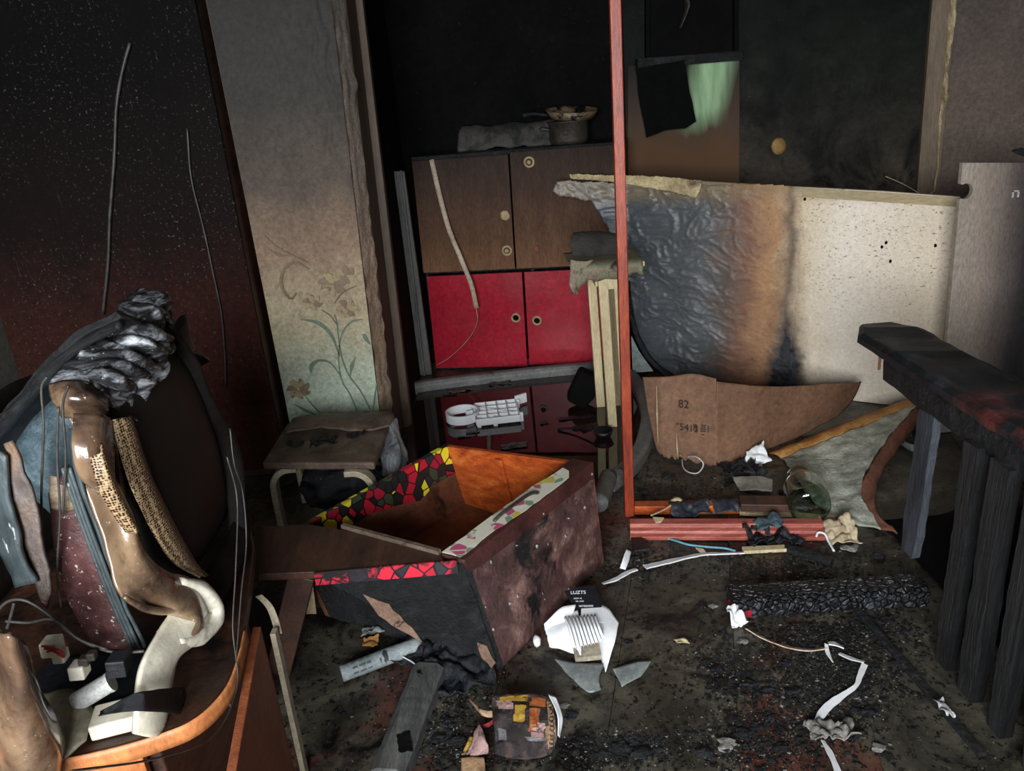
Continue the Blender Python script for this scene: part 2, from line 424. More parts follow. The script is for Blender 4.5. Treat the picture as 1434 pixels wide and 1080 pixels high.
# floorboards, clipped to the room
def clip(poly, ax, lim, sgn):
    out = []
    for i in range(len(poly)):
        a, b = poly[i], poly[(i+1) % len(poly)]
        ia, ib = sgn*(a[ax]-lim) <= 0, sgn*(b[ax]-lim) <= 0
        if ia: out.append(a)
        if ia != ib:
            t_ = (lim-a[ax])/(b[ax]-a[ax]); out.append(a+(b-a)*t_)
    return out
bd, bn = V(.258, .966, 0), V(.966, -.258, 0); p0 = V(.61, 1.95, 0)
for k in range(-12, 12):
    c = p0+bn*(k*.315)
    q = [c+bd*-5, c+bd*5, c+bd*5+bn*.3135, c+bd*-5+bn*.3135]
    for a in ((0, X0, -1), (0, X1, 1), (1, Y0, -1), (1, 4.92, 1)): q = clip(q, *a) if q else q
    if len(q) > 2:
        qz = [p+V(0, 0, -.022-.002*((k*7) % 3)*.5) for p in q]
        o = obj('floor_board', plate(qz, (0, 0, .022)), M['floor'], fl)
wy = lambda x: 4.80-.21*x
struct('ceiling', box((X0-.1, Y0-.1, ZC), (X1-X0+.2, 0, 0), (0, 7.0, 0), (0, 0, .1)), M['ceiling'])
def vwall(name, a, b, m, z0=-.1, z1=ZC, th=.08, base=None):
    a, b = V(a[0], a[1], z0), V(b[0], b[1], z0); n = (b-a).cross(V(0,0,1)).normalized()
    return struct(name, box(a, b-a, n*-th, (0, 0, z1-z0)), m, base=base or V((a.x+b.x)/2, (a.y+b.y)/2, 0))
vwall('wall_back', (X0, wy(X0)), (.78, wy(.78)), M['soot'])
wgreen = vwall('wall_back_green', (.78, wy(.78)), (2.40, wy(2.40)), M['greenwall'])
vwall('wall_back_right', (2.40, wy(2.40)), (X1, wy(X1)), M['rightwall'])
vwall('wall_right', (X1, wy(X1)), (X1, Y0), M['room'])
wl = vwall('wall_left', (X0, Y0), (X0, wy(X0)), M['room'])
# wall behind the camera with the window that lights the room
x0, x1, z0, z1 = WIN
fr = join(box((X0, Y0-.1, -.1), (x0-X0, 0, 0), (0, .1, 0), (0, 0, ZC+.1)), box((x1, Y0-.1, -.1), (X1-x1, 0, 0), (0, .1, 0), (0, 0, ZC+.1)),
          box((x0, Y0-.1, -.1), (x1-x0, 0, 0), (0, .1, 0), (0, 0, z0+.1)), box((x0, Y0-.1, z1), (x1-x0, 0, 0), (0, .1, 0), (0, 0, ZC-z1)))
struct('wall_window_side', fr, M['room'])
wf = join(*[box((a, Y0-.02, z0), (.05, 0, 0), (0, .04, 0), (0, 0, z1-z0)) for a in (x0, x1-.05, (x0+x1)/2-.03)],
          *[box((x0, Y0-.02, a), (x1-x0, 0, 0), (0, .04, 0), (0, 0, .05)) for a in (z0, z1-.05)])
struct('window_1', wf, M['wet_white'])

# partition that ends in the wallpapered pier
pier_n = V(0, -1, 0)
PT = [(-1.02, 3.25, 0), (-.615, 3.25, 0), (-.565, 3.33, 0), (-.56, 3.62, 0), (-1.02, 3.62, 0)]
PT2 = [(-1.02, 3.25, ZC), (-.53, 3.25, ZC), (-.49, 3.33, ZC), (-.49, 3.62, ZC), (-1.02, 3.62, ZC)]
def lift(pts, pts2):
    n = len(pts); fs = [tuple(range(n)), tuple(range(n, 2*n))]+[(i, (i+1) % n, (i+1) % n+n, i+n) for i in range(n)]
    return [Vector(p) for p in pts+pts2], fs
pier = struct('wall_pier', lift(PT, PT2), M['casing'], base=V(-.84, 3.25, 0))
pier['label'] = 'wallpapered wall pier with printed flowers'
def pf(u, v):
    z = .0+v*2.3
    xr = -.615+.085*v*2.3/ZC
    x = -1.018+u*(xr+1.018)
    q = Vector((x*5, z*3.2, 1))
    k = max(0, min(1, (u-.45)*2.2))*max(0, min(1, (z-.75)*1.5))
    r_ = 1-2*abs(noise.noise(V(x*22+.6*noise.noise(V(x*9, z*7, 0)), z*6, 2)))
    d = .004+k*(.010*max(0, r_)**3+.008*abs(noise.noise(q*3)))+.003*noise.noise(q*1.3)
    return V(x, 3.25-max(d, .001), z)
obj('wallpaper', grid(pf, 60, 170), M['paper'], pier, smooth=True)
def ps(u, v):
    z = v*2.3; xa, xb = -.615+.085*z/ZC, -.565+.075*z/ZC
    q = Vector((u*2, z*9, 5))
    e = .9+.35*noise.noise(Vector((z*14, 3, 0)))
    n = V(.85, -.53, 0)
    return V(xa+(xb-xa)*u*e, 3.25+.08*u*e, z)+n*(.003+.012*abs(noise.noise(q)))
obj('wallpaper_edge', grid(ps, 8, 150), M['paperside'], pier, smooth=True)
vwall('wall_passage', (-.62, 3.62), (-.62, 4.92), M['soot'], th=-.08)
vwall('wall_partition', (X0, 3.66), (-1.06, 3.66), M['soot'])
struct('trim_1', box((-.575, 3.58, 0), (.055, 0, 0), (0, .06, 0), (.05, 0, 2.4)), M['casing'], base=V(-.55, 3.6, 0), bevel=.004)
gp = [PY(544, 240, 4.36), PY(566, 240, 4.36), PY(604, 517, 4.36), PY(580, 519, 4.36)]
gp[2].z = gp[3].z = 0.0
struct('trim_2', join(plate(gp, (0, .05, 0)), plate([gp[0]+V(.06,-.02,0), gp[0]+V(.075,-.02,0), gp[3]+V(.065,-.02,0), gp[3]+V(.05,-.02,0)], (0,.03,0))), M['greypost'], base=V(-.5, 4.36, 0), bevel=.004)
# door casing on the back wall, with a torn strip hanging along it
a, b = (.78, wy(.78)-.05), (2.40, wy(2.40)-.05)
def WB(px, py, off=0.05):
    return PV(px, py, (0, wy(0)-off), (1, wy(1)-off))
tr = [WB(1307, 0), WB(1342, 0), WB(1316, 272), WB(1288, 272)]
tr[0] += (tr[0]-tr[3])*.5; tr[1] += (tr[1]-tr[2])*.5; tr[2] = V(tr[2].x, tr[2].y, 0); tr[3] = V(tr[3].x, tr[3].y, 0)
t3 = struct('trim_3', plate(tr, (.01, .045, 0)), M['trim'], base=V(tr[3].x, tr[3].y, 0), bevel=.004)
M['torn'] = mat('torn_cream_paper', [(.3, (160,138,104)), (.7, (218,196,158))], 10, rough=.8)
tp = [WB(x, y, .062) for x, y in [(1338, -30), (1331, 40), (1325, 95), (1322, 135), (1316, 170), (1313, 230), (1308, 268)]]
obj('torn_strip', tube(tp, [.022, .026, .016, .026, .010, .009, .006], 8, 60, .4, .9), M['torn'], t3)
obj('torn_strip', tube([WB(x, y, .07) for x, y in [(1308, 268), (1300, 273), (1290, 272), (1265, 258), (1240, 247)]], .003, 5, 24), M['torn'], t3)
# left edge: bare strip with yellow wallpaper remains
obj('yellow_wallpaper', skin(rag([V(-2.335, 3.2, .70), V(-2.335, 3.46, .70), V(-2.335, 3.46, .98), V(-2.335, 3.2, .95)], .02, .05, 3), lambda p: p+V(.006*noise.noise(p*20), 0, 0), .02),
    mat('yellow_wallpaper', [(.3, (170,170,70)), (.7, (206,206,110))], 9, soot=(6, .5, .6, (100,96,84))), wl)
obj('knot_patch', blob(WB(1091, 205, .004), .045, .012, .05, .2, 3), mat('yellow_foam', [(.3, (120,92,50)), (.7, (170,132,70))], 12), wgreen, smooth=True)

# printed flowers on the pier (flat print on the wallpaper)
FN = V(0, -1, 0)
M['leaf'] = mat('faded_green_print', [(.3, (92,114,96)), (.7, (126,142,120))], 14, rough=.7, bump=0)
M['leafb'] = mat('faded_brown_print', [(.3, (104,92,66)), (.7, (132,116,86))], 14, rough=.7, bump=0)
M['petal'] = mat('faded_yellow_print', [(.3, (150,132,98)), (.7, (176,160,122))], 20, rough=.7, bump=0, soot=(30, .55, .6, (124,102,82)))
M['petald'] = mat('faded_mauve_print', [(.3, (122,102,84)), (.7, (146,124,102))], 20, rough=.7, bump=0)
def fp(x, y, lift_=.0135): 
    p = PY(x, y, 3.25-lift_); return p
def st(name, pts, wd, m, l=.0135):
    g = stroke([fp(x, y, l) for x, y in pts], [q*.003 for q in wd], FN); obj(name, g, m, pier)
st('stem', [(519,575),(505,548),(488,525),(477,495),(472,455),(468,440)], [2,2.4,2.2,2,1.5,1], M['leaf'])
st('stem', [(500,575),(490,552),(478,532),(474,500),(478,470),(490,452),(508,447)], [2,2,2,1.6,1.2,3,1], M['leaf'])
st('leaf', [(476,500),(464,470),(446,453),(420,447)], [1,4,6,1], M['leaf'])
st('leaf', [(476,525),(462,508),(446,505),(436,513),(436,523)], [1,2,4,7,2], M['leaf'])
st('leaf', [(522,582),(525,555),(528,535)], [1,3,1], M['leaf'])
st('leaf', [(490,528),(493,512),(498,500)], [1,6,1], M['leaf'])
st('leaf', [(509,468),(513,476),(519,483)], [5,5,1], M['leaf'])
st('stem', [(472,455),(462,442),(450,434)], [1.5,1.4,1], M['leafb'])
st('stem', [(448,578),(438,568),(428,556)], [2.4,2,1.6], M['leaf'])
st('leaf', [(445,582),(428,575),(412,566)], [1,5,1], M['leaf'])
st('tendril', [(432,377),(415,368),(400,374),(393,392),(398,410),(408,419),(415,410)], [1,5,4,4,4,3,1.5], M['leafb'])
st('tendril', [(432,368),(408,358),(386,345),(370,330)], [2,3,2,1], M['leafb'])
st('tendril', [(404,358),(390,357),(376,349)], [1,4,1], M['leafb'])
st('tendril', [(468,425),(480,410),(500,400)], [1.5,2,1.5], M['leafb'])
def flower(cx, cy, r, n, ph, m1, m2):
    for k in range(n):
        a = ph+k*2*math.pi/n; dx, dy = math.cos(a), math.sin(a)*.85
        st('petal', [(cx+dx*r*.1, cy+dy*r*.1), (cx+dx*r*.6-dy*r*.15, cy+dy*r*.6+dx*r*.15), (cx+dx*r, cy+dy*r)], [r*.2, r*.6, r*.15], m1 if k % 3 else m2, .014+.0006*k)
flower(418, 545, 17, 7, .3, M['petal'], M['petald']); flower(437, 424, 14, 6, .1, M['petal'], M['petald'])
flower(465, 398, 20, 7, .5, M['petal'], M['petald']); flower(486, 432, 16, 6, .8, M['petal'], M['petald'])
flower(484, 385, 15, 6, .2, M['petald'], M['petal'])

ZMIN[0] = .001

# ================================================================ wardrobe (left)
T = thing('wardrobe', 'tall brown wardrobe blackened by soot behind the melted television', 'wardrobe', V(-1.55, 3.15, 0))
obj('body', box((-2.10, 3.17, 0), (1.055, 0, 0), (0, .42, 0), (.01, 0, 2.3)), M['darkbrown'], T, bevel=.004)
obj('door', box((-2.09, 3.150, .04), (1.045, 0, 0), (0, .018, 0), (.02, 0, 2.25)), M['wardrobe'], T, bevel=.003)
WD = [(182,60),(170,105),(163,150),(160,220),(154,300),(151,370),(144,440)]
o = obj('cable', tube([PY(x, y, 3.135) for x, y in WD], .0065, 8, 40, wob=.3), M['wire'], base=PY(182, 60, 3.135), smooth=True)
props(o, 'thick sooty cable hanging down the face of the brown wardrobe', 'cable')
o = obj('cable', tube([PY(x, y, 3.138) for x, y in [(262,180),(268,250),(285,320),(300,390),(310,440),(315,500),(316,540)]], .004, 6, 50, wob=.3), M['wire'], base=PY(262, 180, 3.138), smooth=True)
props(o, 'thin wire dangling down the wardrobe close to its right edge', 'cable')

# ================================================================ cupboard with red doors
CA, CB = G(612, 517), G(835, 512); cdir = (CB-CA).normalized(); cn = V(cdir.y, -cdir.x, 0)   # cn points to the viewer
if cn.y > 0: cn = -cn
def CP(px, py, off=0.0): return PV(px, py, CA+cn*off, CB+cn*off)
T = thing('cupboard', 'cupboard with two red lower doors and two smoke-browned upper doors', 'cupboard', CA.copy())
L = 1.17
obj('body', join(box(CA-cn*.001, cdir*L, -cn*.40, V(0,0,.05)), box(CA-cn*.001, cdir*.02, -cn*.40, V(0,0,1.235)), box(CA+cdir*(L-.02)-cn*.001, cdir*.02, -cn*.40, V(0,0,1.235)),
     box(CA-cn*.38, cdir*L, -cn*.015, V(0,0,1.235)), box(CA-cn*.02+V(0,0,.585), cdir*L, -cn*.36, V(0,0,.02)), box(CA-cn*.001+V(0,0,1.225), cdir*L, -cn*.40, V(0,0,.02)),
     box(CA+cdir*.62-cn*.02, cdir*.02, -cn*.36, V(0,0,1.235))), M['char'], T)
def dr(x0_, x1_, z0_, z1_, m, lean=0.0):
    return obj('door', box(CA+cdir*x0_+V(0,0,z0_)+cn*.001, cdir*(x1_-x0_), cn*.018, V(0,0,z1_-z0_)+cn*lean+cdir*.02*(z1_-z0_)), m, T, bevel=.002)
d1 = dr(.0, .562, .012, .578, M['red']); d2 = dr(.575, 1.15, .02, .578, M['red']); d1['label'] = d2['label'] = 'glossy red door with round finger hole'
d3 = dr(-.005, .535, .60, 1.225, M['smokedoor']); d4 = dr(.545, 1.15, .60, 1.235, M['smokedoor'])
def hole(px, py, d, big=.028, knob=False):
    c = CP(px, py, .020); c2 = c+cn*.001
    obj('ring', lathe([(big*.62, 0), (big*.62, .006), (big*.8, .008), (big, .006), (big, 0)], c, cn, 24, False), M['ring'], d, smooth=True)
    if knob: obj('knob', lathe([(big*.4, 0), (big*.42, .014), (big*.3, .02), (.001, .021)], c, cn, 16), M['ring'], d, smooth=True)
    else: obj('hole', lathe([(big*.62, 0), (.001, .001)], c, cn, 20), M['black'], d)
hole(722.5, 445, d1); hole(752, 449, d2); hole(710, 351, d3, .03, True); hole(741, 227, d4, .03, True); 
obj('mark', blob(CP(708, 302, .02), .03, .004, .03, .3, 2), M['ring'], d3, smooth=True)
obj('knob', blob(CP(752, 349, .021), .02, .01, .022, .2, 5), M['rust'], d4, smooth=True)
eb = [CP(x, y, o_) for x, y, o_ in [(604,224,.03),(614,268,.05),(628,320,.08),(645,362,.10),(660,400,.11),(667,432,.10)]]
es = [V(.022, 0, 0)]*6
M['edging'] = mat('pale_edging', [(.3, (150,130,106)), (.7, (206,190,168))], 9, rough=.5)
obj('loose_edging', loft([[p-V(.012,0,0) for p in eb], [p+V(.014,0,.003) for p in eb]], 40, 2), M['edging'], T, solid=.002, smooth=True)
obj('loose_edging', tube([CP(x, y, o_) for x, y, o_ in [(667,432,.10),(668,452,.09),(655,476,.07),(630,500,.05),(612,511,.04)]], .004, 5, 30, .5), M['edging'], T, smooth=True)
# things on the cupboard
pc = CA+cdir*.86-cn*.2+V(0,0,1.246)
T = thing('cooking_pot', 'sooty cooking pot standing on the cupboard beside the red pole', 'pot', pc)
obj('pot_body', lathe([(.005,0),(.10,0),(.108,.02),(.11,.11),(.118,.115),(.118,.12),(.106,.118),(.10,.02),(.005,.015)], pc, (0,0,1), 28, False), M['darkmetal'], T, smooth=True)
obj('handle', tube([pc+V(-.11,0,.08), pc+V(-.15,-.01,.09), pc+V(-.15,-.04,.09), pc+V(-.108,-.04,.08)], .008, 8, 16), M['darkmetal'], T, smooth=True)
pb = pc+V(.02, -.01, .122)
T = thing('frying_pan', 'blackened shallow pan lying tilted on the pot', 'pan', pb)
obj('pan_body', lathe([(.005,.02),(.11,.02),(.14,.055),(.145,.055),(.115,.012),(.005,.010)], pb, (.05,-.12,1), 30, False), mat('pale_pan', [(.3, (84,70,54)), (.7, (150,128,98))], 7, rough=.4, soot=(8,.5,.6,(24,22,20))), T, smooth=True)
obj('handle', tube([pb+V(-.13,.0,.035), pb+V(-.22,-.03,.05), pb+V(-.27,-.04,.045)], [.009,.008,.012], 8, 12), M['char'], T, smooth=True)
rg = [CA+cdir*s-cn*.3+V(0,0,1.246) for s in (.22,.4,.62,.78)]
o = obj('rag_bundle', loft([[p+cn*.10 for p in rg], [p+cn*.05+V(0,0,.10) for p in rg], [p-cn*.02+V(0,0,.12) for p in rg], [p-cn*.08 for p in rg]], 40, 14, .016, 12, 2), mat('sooty_rag', [(.3, (36,34,32)), (.7, (78,74,70))], 10, rough=.8, soot=(5,.52,.64,(20,20,19))), base=rg[0], smooth=True, solid=.004)
props(o, 'sooty grey rag bundle along the back of the cupboard top', 'rag')

# ================================================================ flooded patch with the grey rim
oc = V(.06, 3.42, 0)
ring_pts = cr([G(x, y) for x, y in [(574,552),(610,546),(660,540),(720,533),(790,526),(850,522),(880,533),(898,556),(908,590),(902,628),(882,662),(850,688)]], 60)
rim_prof = []
def rimgeo():
    vs, fs = [], []; prof = [(-.035,.0),(-.035,.05),(-.02,.065),(.02,.065),(.035,.045),(.035,.0)]
    m = len(ring_pts)
    for i, p in enumerate(ring_pts):
        t_ = (ring_pts[min(i+1,m-1)]-ring_pts[max(i-1,0)]).normalized(); s = V(t_.y, -t_.x, 0)
        for r_, h in prof: vs.append(p+s*r_+V(0,0,h))
    k = len(prof)
    for i in range(m-1):
        for j in range(k): fs.append((i*k+j, i*k+(j+1) % k, (i+1)*k+(j+1) % k, (i+1)*k+j))
    fs += [tuple(range(k)), tuple(range((m-1)*k, m*k))]
    return vs, fs
o = obj('oval_rim', rimgeo(), M['grey'], base=oc, smooth=False, bevel=.006)
props(o, 'long grey curved rim lying in the water before the red doors', 'rim')
wv = [V(-.53, 2.80, 0)]+[V(max(p.x, -.53), p.y, 0) for p in ring_pts]
o = obj('water_sheet', plate([p+V(0,0,.001) for p in wv], (0,0,.011)), M['water'], base=oc)
props(o, 'dark still water mirroring the red cupboard doors', 'water', kind='stuff')

# ================================================================ leaning board
BA, BB = G(935, 530), G(1200, 562); bdir = (BB-BA).normalized(); bnn = V(bdir.y, -bdir.x, 0)
if bnn.y > 0: bnn = -bnn
def BP(px, py, off=0.0): return PV(px, py, BA+bnn*off, BB+bnn*off)
T = thing('leaning_board', 'large beige board scorched black and brown at its left, leaning on the back wall', 'board', BA.copy())
br = BP(1345, 275); 
out = [BP(x, y) for x, y in [(868,252),(985,254),(1125,262),(1240,268),(1345,276)]]+[V(br.x, br.y, 0), BP(1120, 552), V(BA.x, BA.y, 0)]+[BP(x, y) for x, y in [(905,500),(892,470),(882,430),(878,380),(872,340)]]
out[6].z = 0
t = NT('scorched_board')
ax = t.n.new('ShaderNodeVectorMath'); ax.operation = 'DOT_PRODUCT'; t.link(t.co, ax.inputs[0]); ax.inputs[1].default_value = bdir
wob = t.mapr(t.noise(5, None, 8, .62, .5), .2, .8, -.055, .055)
gx = t.math('ADD', t.mapr(ax.outputs['Value'], -.5, 1.2), wob)
gc = t.ramp(gx, [(0, (92,100,108)), (.25, (84,88,92)), (.42, (98,100,102)), (.47, (108,92,84)), (.54, (138,98,76)), (.62, (188,142,98)), (.68, (232,212,180)), (.8, (250,236,218)), (1, (232,214,190))])
# burnt plume low down at the join and dark drip above it
zz = t.axis('Z')
dx_ = t.math('ABSOLUTE', t.math('SUBTRACT', t.math('ADD', ax.outputs['Value'], t.mapr(t.noise(6, None, 7), 0, 1, -.09, .09)), .62))
wid = t.mapr(zz, .10, .46, .075, .0)
plume = t.mapr(t.math('SUBTRACT', wid, dx_), -.03, .03)
pl2 = t.mapr(t.math('SUBTRACT', t.mapr(zz, 0, .95, .10, .015), dx_), -.05, .03)
gc = t.mix(t.math('MULTIPLY', pl2, .6), gc, (104,72,54))
gc = t.mix(plume, gc, t.ramp(t.noise(18, None, 8, .7, .6), [(.4, (12,12,14)), (.7, (70,74,80))]))
gc = t.mix(t.math('MULTIPLY', t.mapr(t.noise(55, t.mapping((1,1,2)), 3, .7), .60, .68), t.mapr(t.axis('Z'), .2, .6)), gc, (128,106,80))
gc = t.mix(t.mapr(t.axis('Z'), .93, .99), gc, t.mix(.5, gc, (150,128,90)))
t.bump(t.noise(24, t.mapping((1,1,1.6)), 10, .7, .8), .45, .008)
fg = t.mapr(t.noise(70, None, 9, .75), .3, .7, .74, 1.1); cg = t.n.new('ShaderNodeCombineColor')
for q in range(3): t.link(fg, cg.inputs[q])
gc = t.mix(1.0, gc, cg.outputs[0], 'MULTIPLY')
M['board'] = t.done(gc, t.mapr(gx, .4, .66, .27, .6), .5)
obj('panel', plate([p-bnn*.0 for p in out], -bnn*.02), M['board'], T)
def bdisp(p):
    s = (p-BA).dot(bdir); k = max(0.0, min(1.0, (.55-s)/.35)); q = V(s*9, p.z*15, 0)+V(noise.noise(p*6), noise.noise(p*6+V(3,0,0)), 0)*.8
    r1 = 1-abs(noise.noise(q))*2; r2 = 1-abs(noise.noise(q*2.3+V(4,1,0)))*2; r3 = noise.noise(q*.6)
    d = .006+k*(.006*max(r1,0)**3+.0035*r2+.012*r3*k)+(1-k)*.002*noise.noise(q*3)
    # curl at the far left end
    c = max(0, -(s+.2))
    return p+bnn*(max(d, .003)+c*.45)
skp = [BP(x, y) for x, y in [(800,249),(880,254),(905,262),(935,268),(975,276),(985,258),(1060,258),(1125,263),(1122,320),(1118,400),(1112,470),(1100,540),(1050,545),(990,540),(940,532),(910,502),(895,470),(884,430),(877,390),(872,352),(862,330),(850,300),(838,278),(822,273),(803,270),(795,262)]]
skp = rag(skp, .006, .03, 5)
skp = [p-bnn*((p-BA).dot(bnn)) for p in skp]
obj('peeling_film', skin(skp, bdisp, .006), M['board'], T, smooth=True, solid=.0015)
tearp = rag([BP(x, y, .006) for x, y in [(800,243),(868,245),(930,247),(985,252),(983,262),(976,276),(958,272),(935,266),(905,262),(885,258),(868,255),(820,251),(800,249)]], .003, .02, 2)
obj('torn_paper', skin([p-bnn*((p-BA).dot(bnn)-.022) for p in tearp], lambda p: p+bnn*(.008*abs(noise.noise(p*14))), .003), mat('torn_cream', [(.3, (140,118,92)), (.5, (206,186,140)), (.75, (222,208,164))], 7, rough=.7, soot=(5,.56,.66,(98,72,60))), T, smooth=True, solid=.001)
cu = [BP(x, y, .035) for x, y in [(876,395),(880,430),(888,465),(903,497),(920,515),(938,527)]]
obj('curled_edge', loft([cu, [p+bnn*.03+V(.012,0,0) for p in cu], [p+bnn*.02+V(.03,0,.012) for p in cu]], 30, 6, .002), M['blackfilm'], T, smooth=True, solid=.002)
for (x, y) in [(1241,340),(1235,346),(1247,366),(1310,344),(1127,279)]:
    obj('nail_hole', blob(BP(x, y, .005), .006, .005, .008, .2, x), M['black'], T, smooth=True)
lt = [V(p.x, p.y, p.z) for p in (BP(x, y, .004) for x, y in [(1125,263),(1345,277),(1345,290),(1125,276)])]
obj('edge_strip', plate(lt, bnn*.004), mat('tan_edge', [(.3, (166,146,108)), (.7, (188,170,132))], 8, stretch=(.4,.4,3), rough=.6), T)

# second board at the right
PB0, PB1 = V(1.985, 3.02, 0), V(2.72, 3.02, 0)
tl, bl, tr_ = PY(1348, 228, 3.0), PY(1326, 480, 3.0), PY(1434, 238, 3.0)
T = thing('upright_panel', 'grey-brown panel with a round notch standing upright at the right edge', 'panel', V(1.85, 3.0, 0))
bl.z = 0; bl.x = 1.82
hx = PY(1352, 268, 3.0)
notch = [hx+V(.028*math.cos(a), 0, .03*math.sin(a)) for a in [math.radians(d) for d in range(120, -121, -20)]]
e0 = tl+V(0,0,0)
pl = [bl, V(2.62, 3.0, 0), V(2.6, 3.0, tr_.z-.02), tl]+[V(tl.x+(hx.z-tl.z)*-.02, 3.0, hx.z+.03)]+[V(max(p.x, tl.x-.0), 3.0, p.z) for p in notch]+[V(tl.x+.005, 3.0, hx.z-.03)]
M['panel2'] = mat('grey_brown_panel', [(.3, (205,205,205)), (.7, K)], 6, stretch=(2,1,.7), rough=.6, bump=.15,
    grad=('X', -.05, .27, .10, [(0, (176,162,148)), (.35, (158,142,130)), (.62, (108,96,90)), (.85, (56,50,50)), (1, (36,33,36))]), soot=(2.2,.6,.8,(88,70,60)))  # tone runs darker towards the right
obj('panel', plate(pl, (0, .02, 0)), M['panel2'], T)
cp_ = PY(1421, 272, 2.998)
M['zinc'] = mat('zinc_clip', [(.3, (170,170,170)), (.7, (210,208,205))], 20, rough=.4, bump=0)
obj('clip', join(box(cp_+V(-.012,-.006,-.012),(.005,0,0),(0,.006,0),(0,0,.026)), box(cp_+V(-.012,-.006,.010),(.026,0,0),(0,.006,0),(0,0,.005)), box(cp_+V(.009,-.006,-.012),(.005,0,0),(0,.006,0),(0,0,.026))), M['zinc'], T)
o = obj('black_stub', tube([PY(1418,211,2.9), PY(1428,212,2.9), PY(1450,216,2.9)], [.004,.013,.016], 8), M['char'], base=PY(1418,211,2.9))
props(o, 'black stub poking in above the upright panel', 'stub')

# ================================================================ panel, shelf and towel on the green wall
wpo = [WB(x, y, .03) for x, y in [(879,92),(1036,84),(1036,252),(879,246)]]
wpo[2].z -= .1; wpo[3].z -= .1
T = thing('wall_cabinet', 'smoke-browned cabinet with pale green smears behind the black towel', 'cabinet', V(wpo[3].x, wpo[3].y, wpo[3].z))
t = NT('smeared_cabinet')
zz = t.axis('Z'); n1 = t.noise(4, t.mapping((1,1,.35)), 8, .6, .6)
bc = t.ramp(t.math('ADD', t.mapr(zz, 0, .75), t.mapr(n1, 0, 1, -.22, .22)), [(0, (84,62,46)), (.3, (92,66,46)), (.5, (80,64,52)), (.8, (54,45,40)), (1, (28,26,24))])
xx = t.axis('X')
gm = t.math('MULTIPLY', t.mapr(t.math('ABSOLUTE', t.math('SUBTRACT', t.math('ADD', xx, t.mapr(zz, .2, .75, .06, -.06)), .43)), .14, .05), t.mapr(t.math('ADD', zz, t.mapr(n1, 0, 1, -.16, .16)), .34, .46))
bc = t.mix(gm, bc, t.ramp(t.noise(9, t.mapping((3,3,.5)), 6), [(.3, (120,150,112)), (.7, (170,204,158))]))
t.bump(t.noise(30, None), .2, .004)
obj('door', plate(wpo, V(.004,.02,0)), t.done(bc, .7, .12), T, bevel=.002)
bx = [p+V(.006,.021,0) for p in wpo]
sh = [WB(x, y, .10) for x, y in [(893,96),(1040,84),(1040,72),(893,82)]]
T2 = thing('wall_shelf', 'burnt black niche shelf above the black towel on the back wall', 'shelf', sh[0].copy())
obj('shelf_board', plate(sh, V(0,.10,0)), M['char'], T2)
up = [WB(x, y, .06) for x, y in [(905,80),(1034,70),(1034,-60),(905,-60)]]
obj('niche', join(plate([up[0], up[0]+V(.02,0,0), up[3]+V(.02,0,0), up[3]], V(0,.05,0)), plate([up[1], up[1]-V(.02,0,0), up[2]-V(.02,0,0), up[2]], V(0,.05,0)), plate([p+V(0,.04,0) for p in up], V(0,.012,0))), M['black'], T2)
gp_ = WB(960, 20, .05)
o = obj('hanging_scrap', tube([WB(958,-10,.075), WB(962,10,.075), WB(952,40,.075)], [.03,.045,.02], 10, 16, .25, .4), mat('soot_scrap', [(.3, (34,31,28)), (.7, (66,58,50))], 10), base=gp_, smooth=True)
props(o, 'scorched scrap dangling inside the black niche', 'scrap')
cl_ = [WB(x, y, .12) for x, y in [(890,96),(958,84),(966,130),(975,170),(960,180),(930,183),(905,193),(897,150)]]
cl_ = rag(cl_, .003, .04, 4); 
o = obj('hanging_towel', plate(cl_, V(0,.006,0)), M['blackcloth'], base=cl_[0])
props(o, 'burnt black towel hanging over the green-smeared cabinet', 'towel')

# ================================================================ tall cream table with a burnt cloth
foot = G(852, 600)
tz = .765
T = thing('side_table', 'narrow cream-legged table under a burnt floral oilcloth behind the red pole', 'table', foot.copy())
f1, f2 = PY(843, 376, foot.y), foot
tz = f1.z
xl, yl = f1.x-.115, foot.y-.03
sx, sy = .30, .36
obj('tabletop', box((xl, yl, tz), (sx, 0, 0), (0, sy, 0), (0, 0, .022)), M['cream'], T, bevel=.003)
for (lx, ly, name) in [(f1.x, foot.y, 0), (f1.x-.02, foot.y+.26, 0), (f1.x+.068, foot.y, 0), (f1.x+.068, foot.y+.26, 0)]:
    obj('leg', box((lx-.022+.02, ly-.016, 0), (.042, 0, 0), (0, .032, 0), (-.02, 0, tz)), M['cream'], T, bevel=.003)
obj('apron', box((f1.x+.02, foot.y-.012, tz-.095), (.05, 0, 0), (0, .018, 0), (0, 0, .095)), M['cream'], T, bevel=.002)
obj('apron', box((f1.x-.03, foot.y+.02, tz-.085), (.018, 0, 0), (0, .24, 0), (0, 0, .085)), M['cream'], T, bevel=.002)
M['oilcloth'] = mat('burnt_floral_oilcloth', [(.3, (96,74,66)), (.45, (148,128,108)), (.55, (120,128,96)), (.75, (168,156,136))], 18, rough=.5, bump=.4, dist=1.5, soot=(9,.56,.66,(60,44,40)))
cz = tz+.026
o = obj('oilcloth', loft([[V(xl+u*sx*1.06-.03, yl-.012, cz-.02-.035*noise.noise(V(u*4,1,3))-(.045 if u > .3 else .10*(1-u/.3)**.5)) for u in [i/12 for i in range(13)]],
    [V(xl+u*sx*1.06-.03, yl-.010, cz) for u in [i/12 for i in range(13)]], [V(xl+u*sx*1.06-.03, yl+.15, cz+.002) for u in [i/12 for i in range(13)]], [V(xl+u*sx*1.06-.03, yl+.30, cz+.003) for u in [i/12 for i in range(13)]]], 36, 14, .004, 20, 1), M['oilcloth'], base=V(xl, yl, cz), smooth=True, solid=.003)
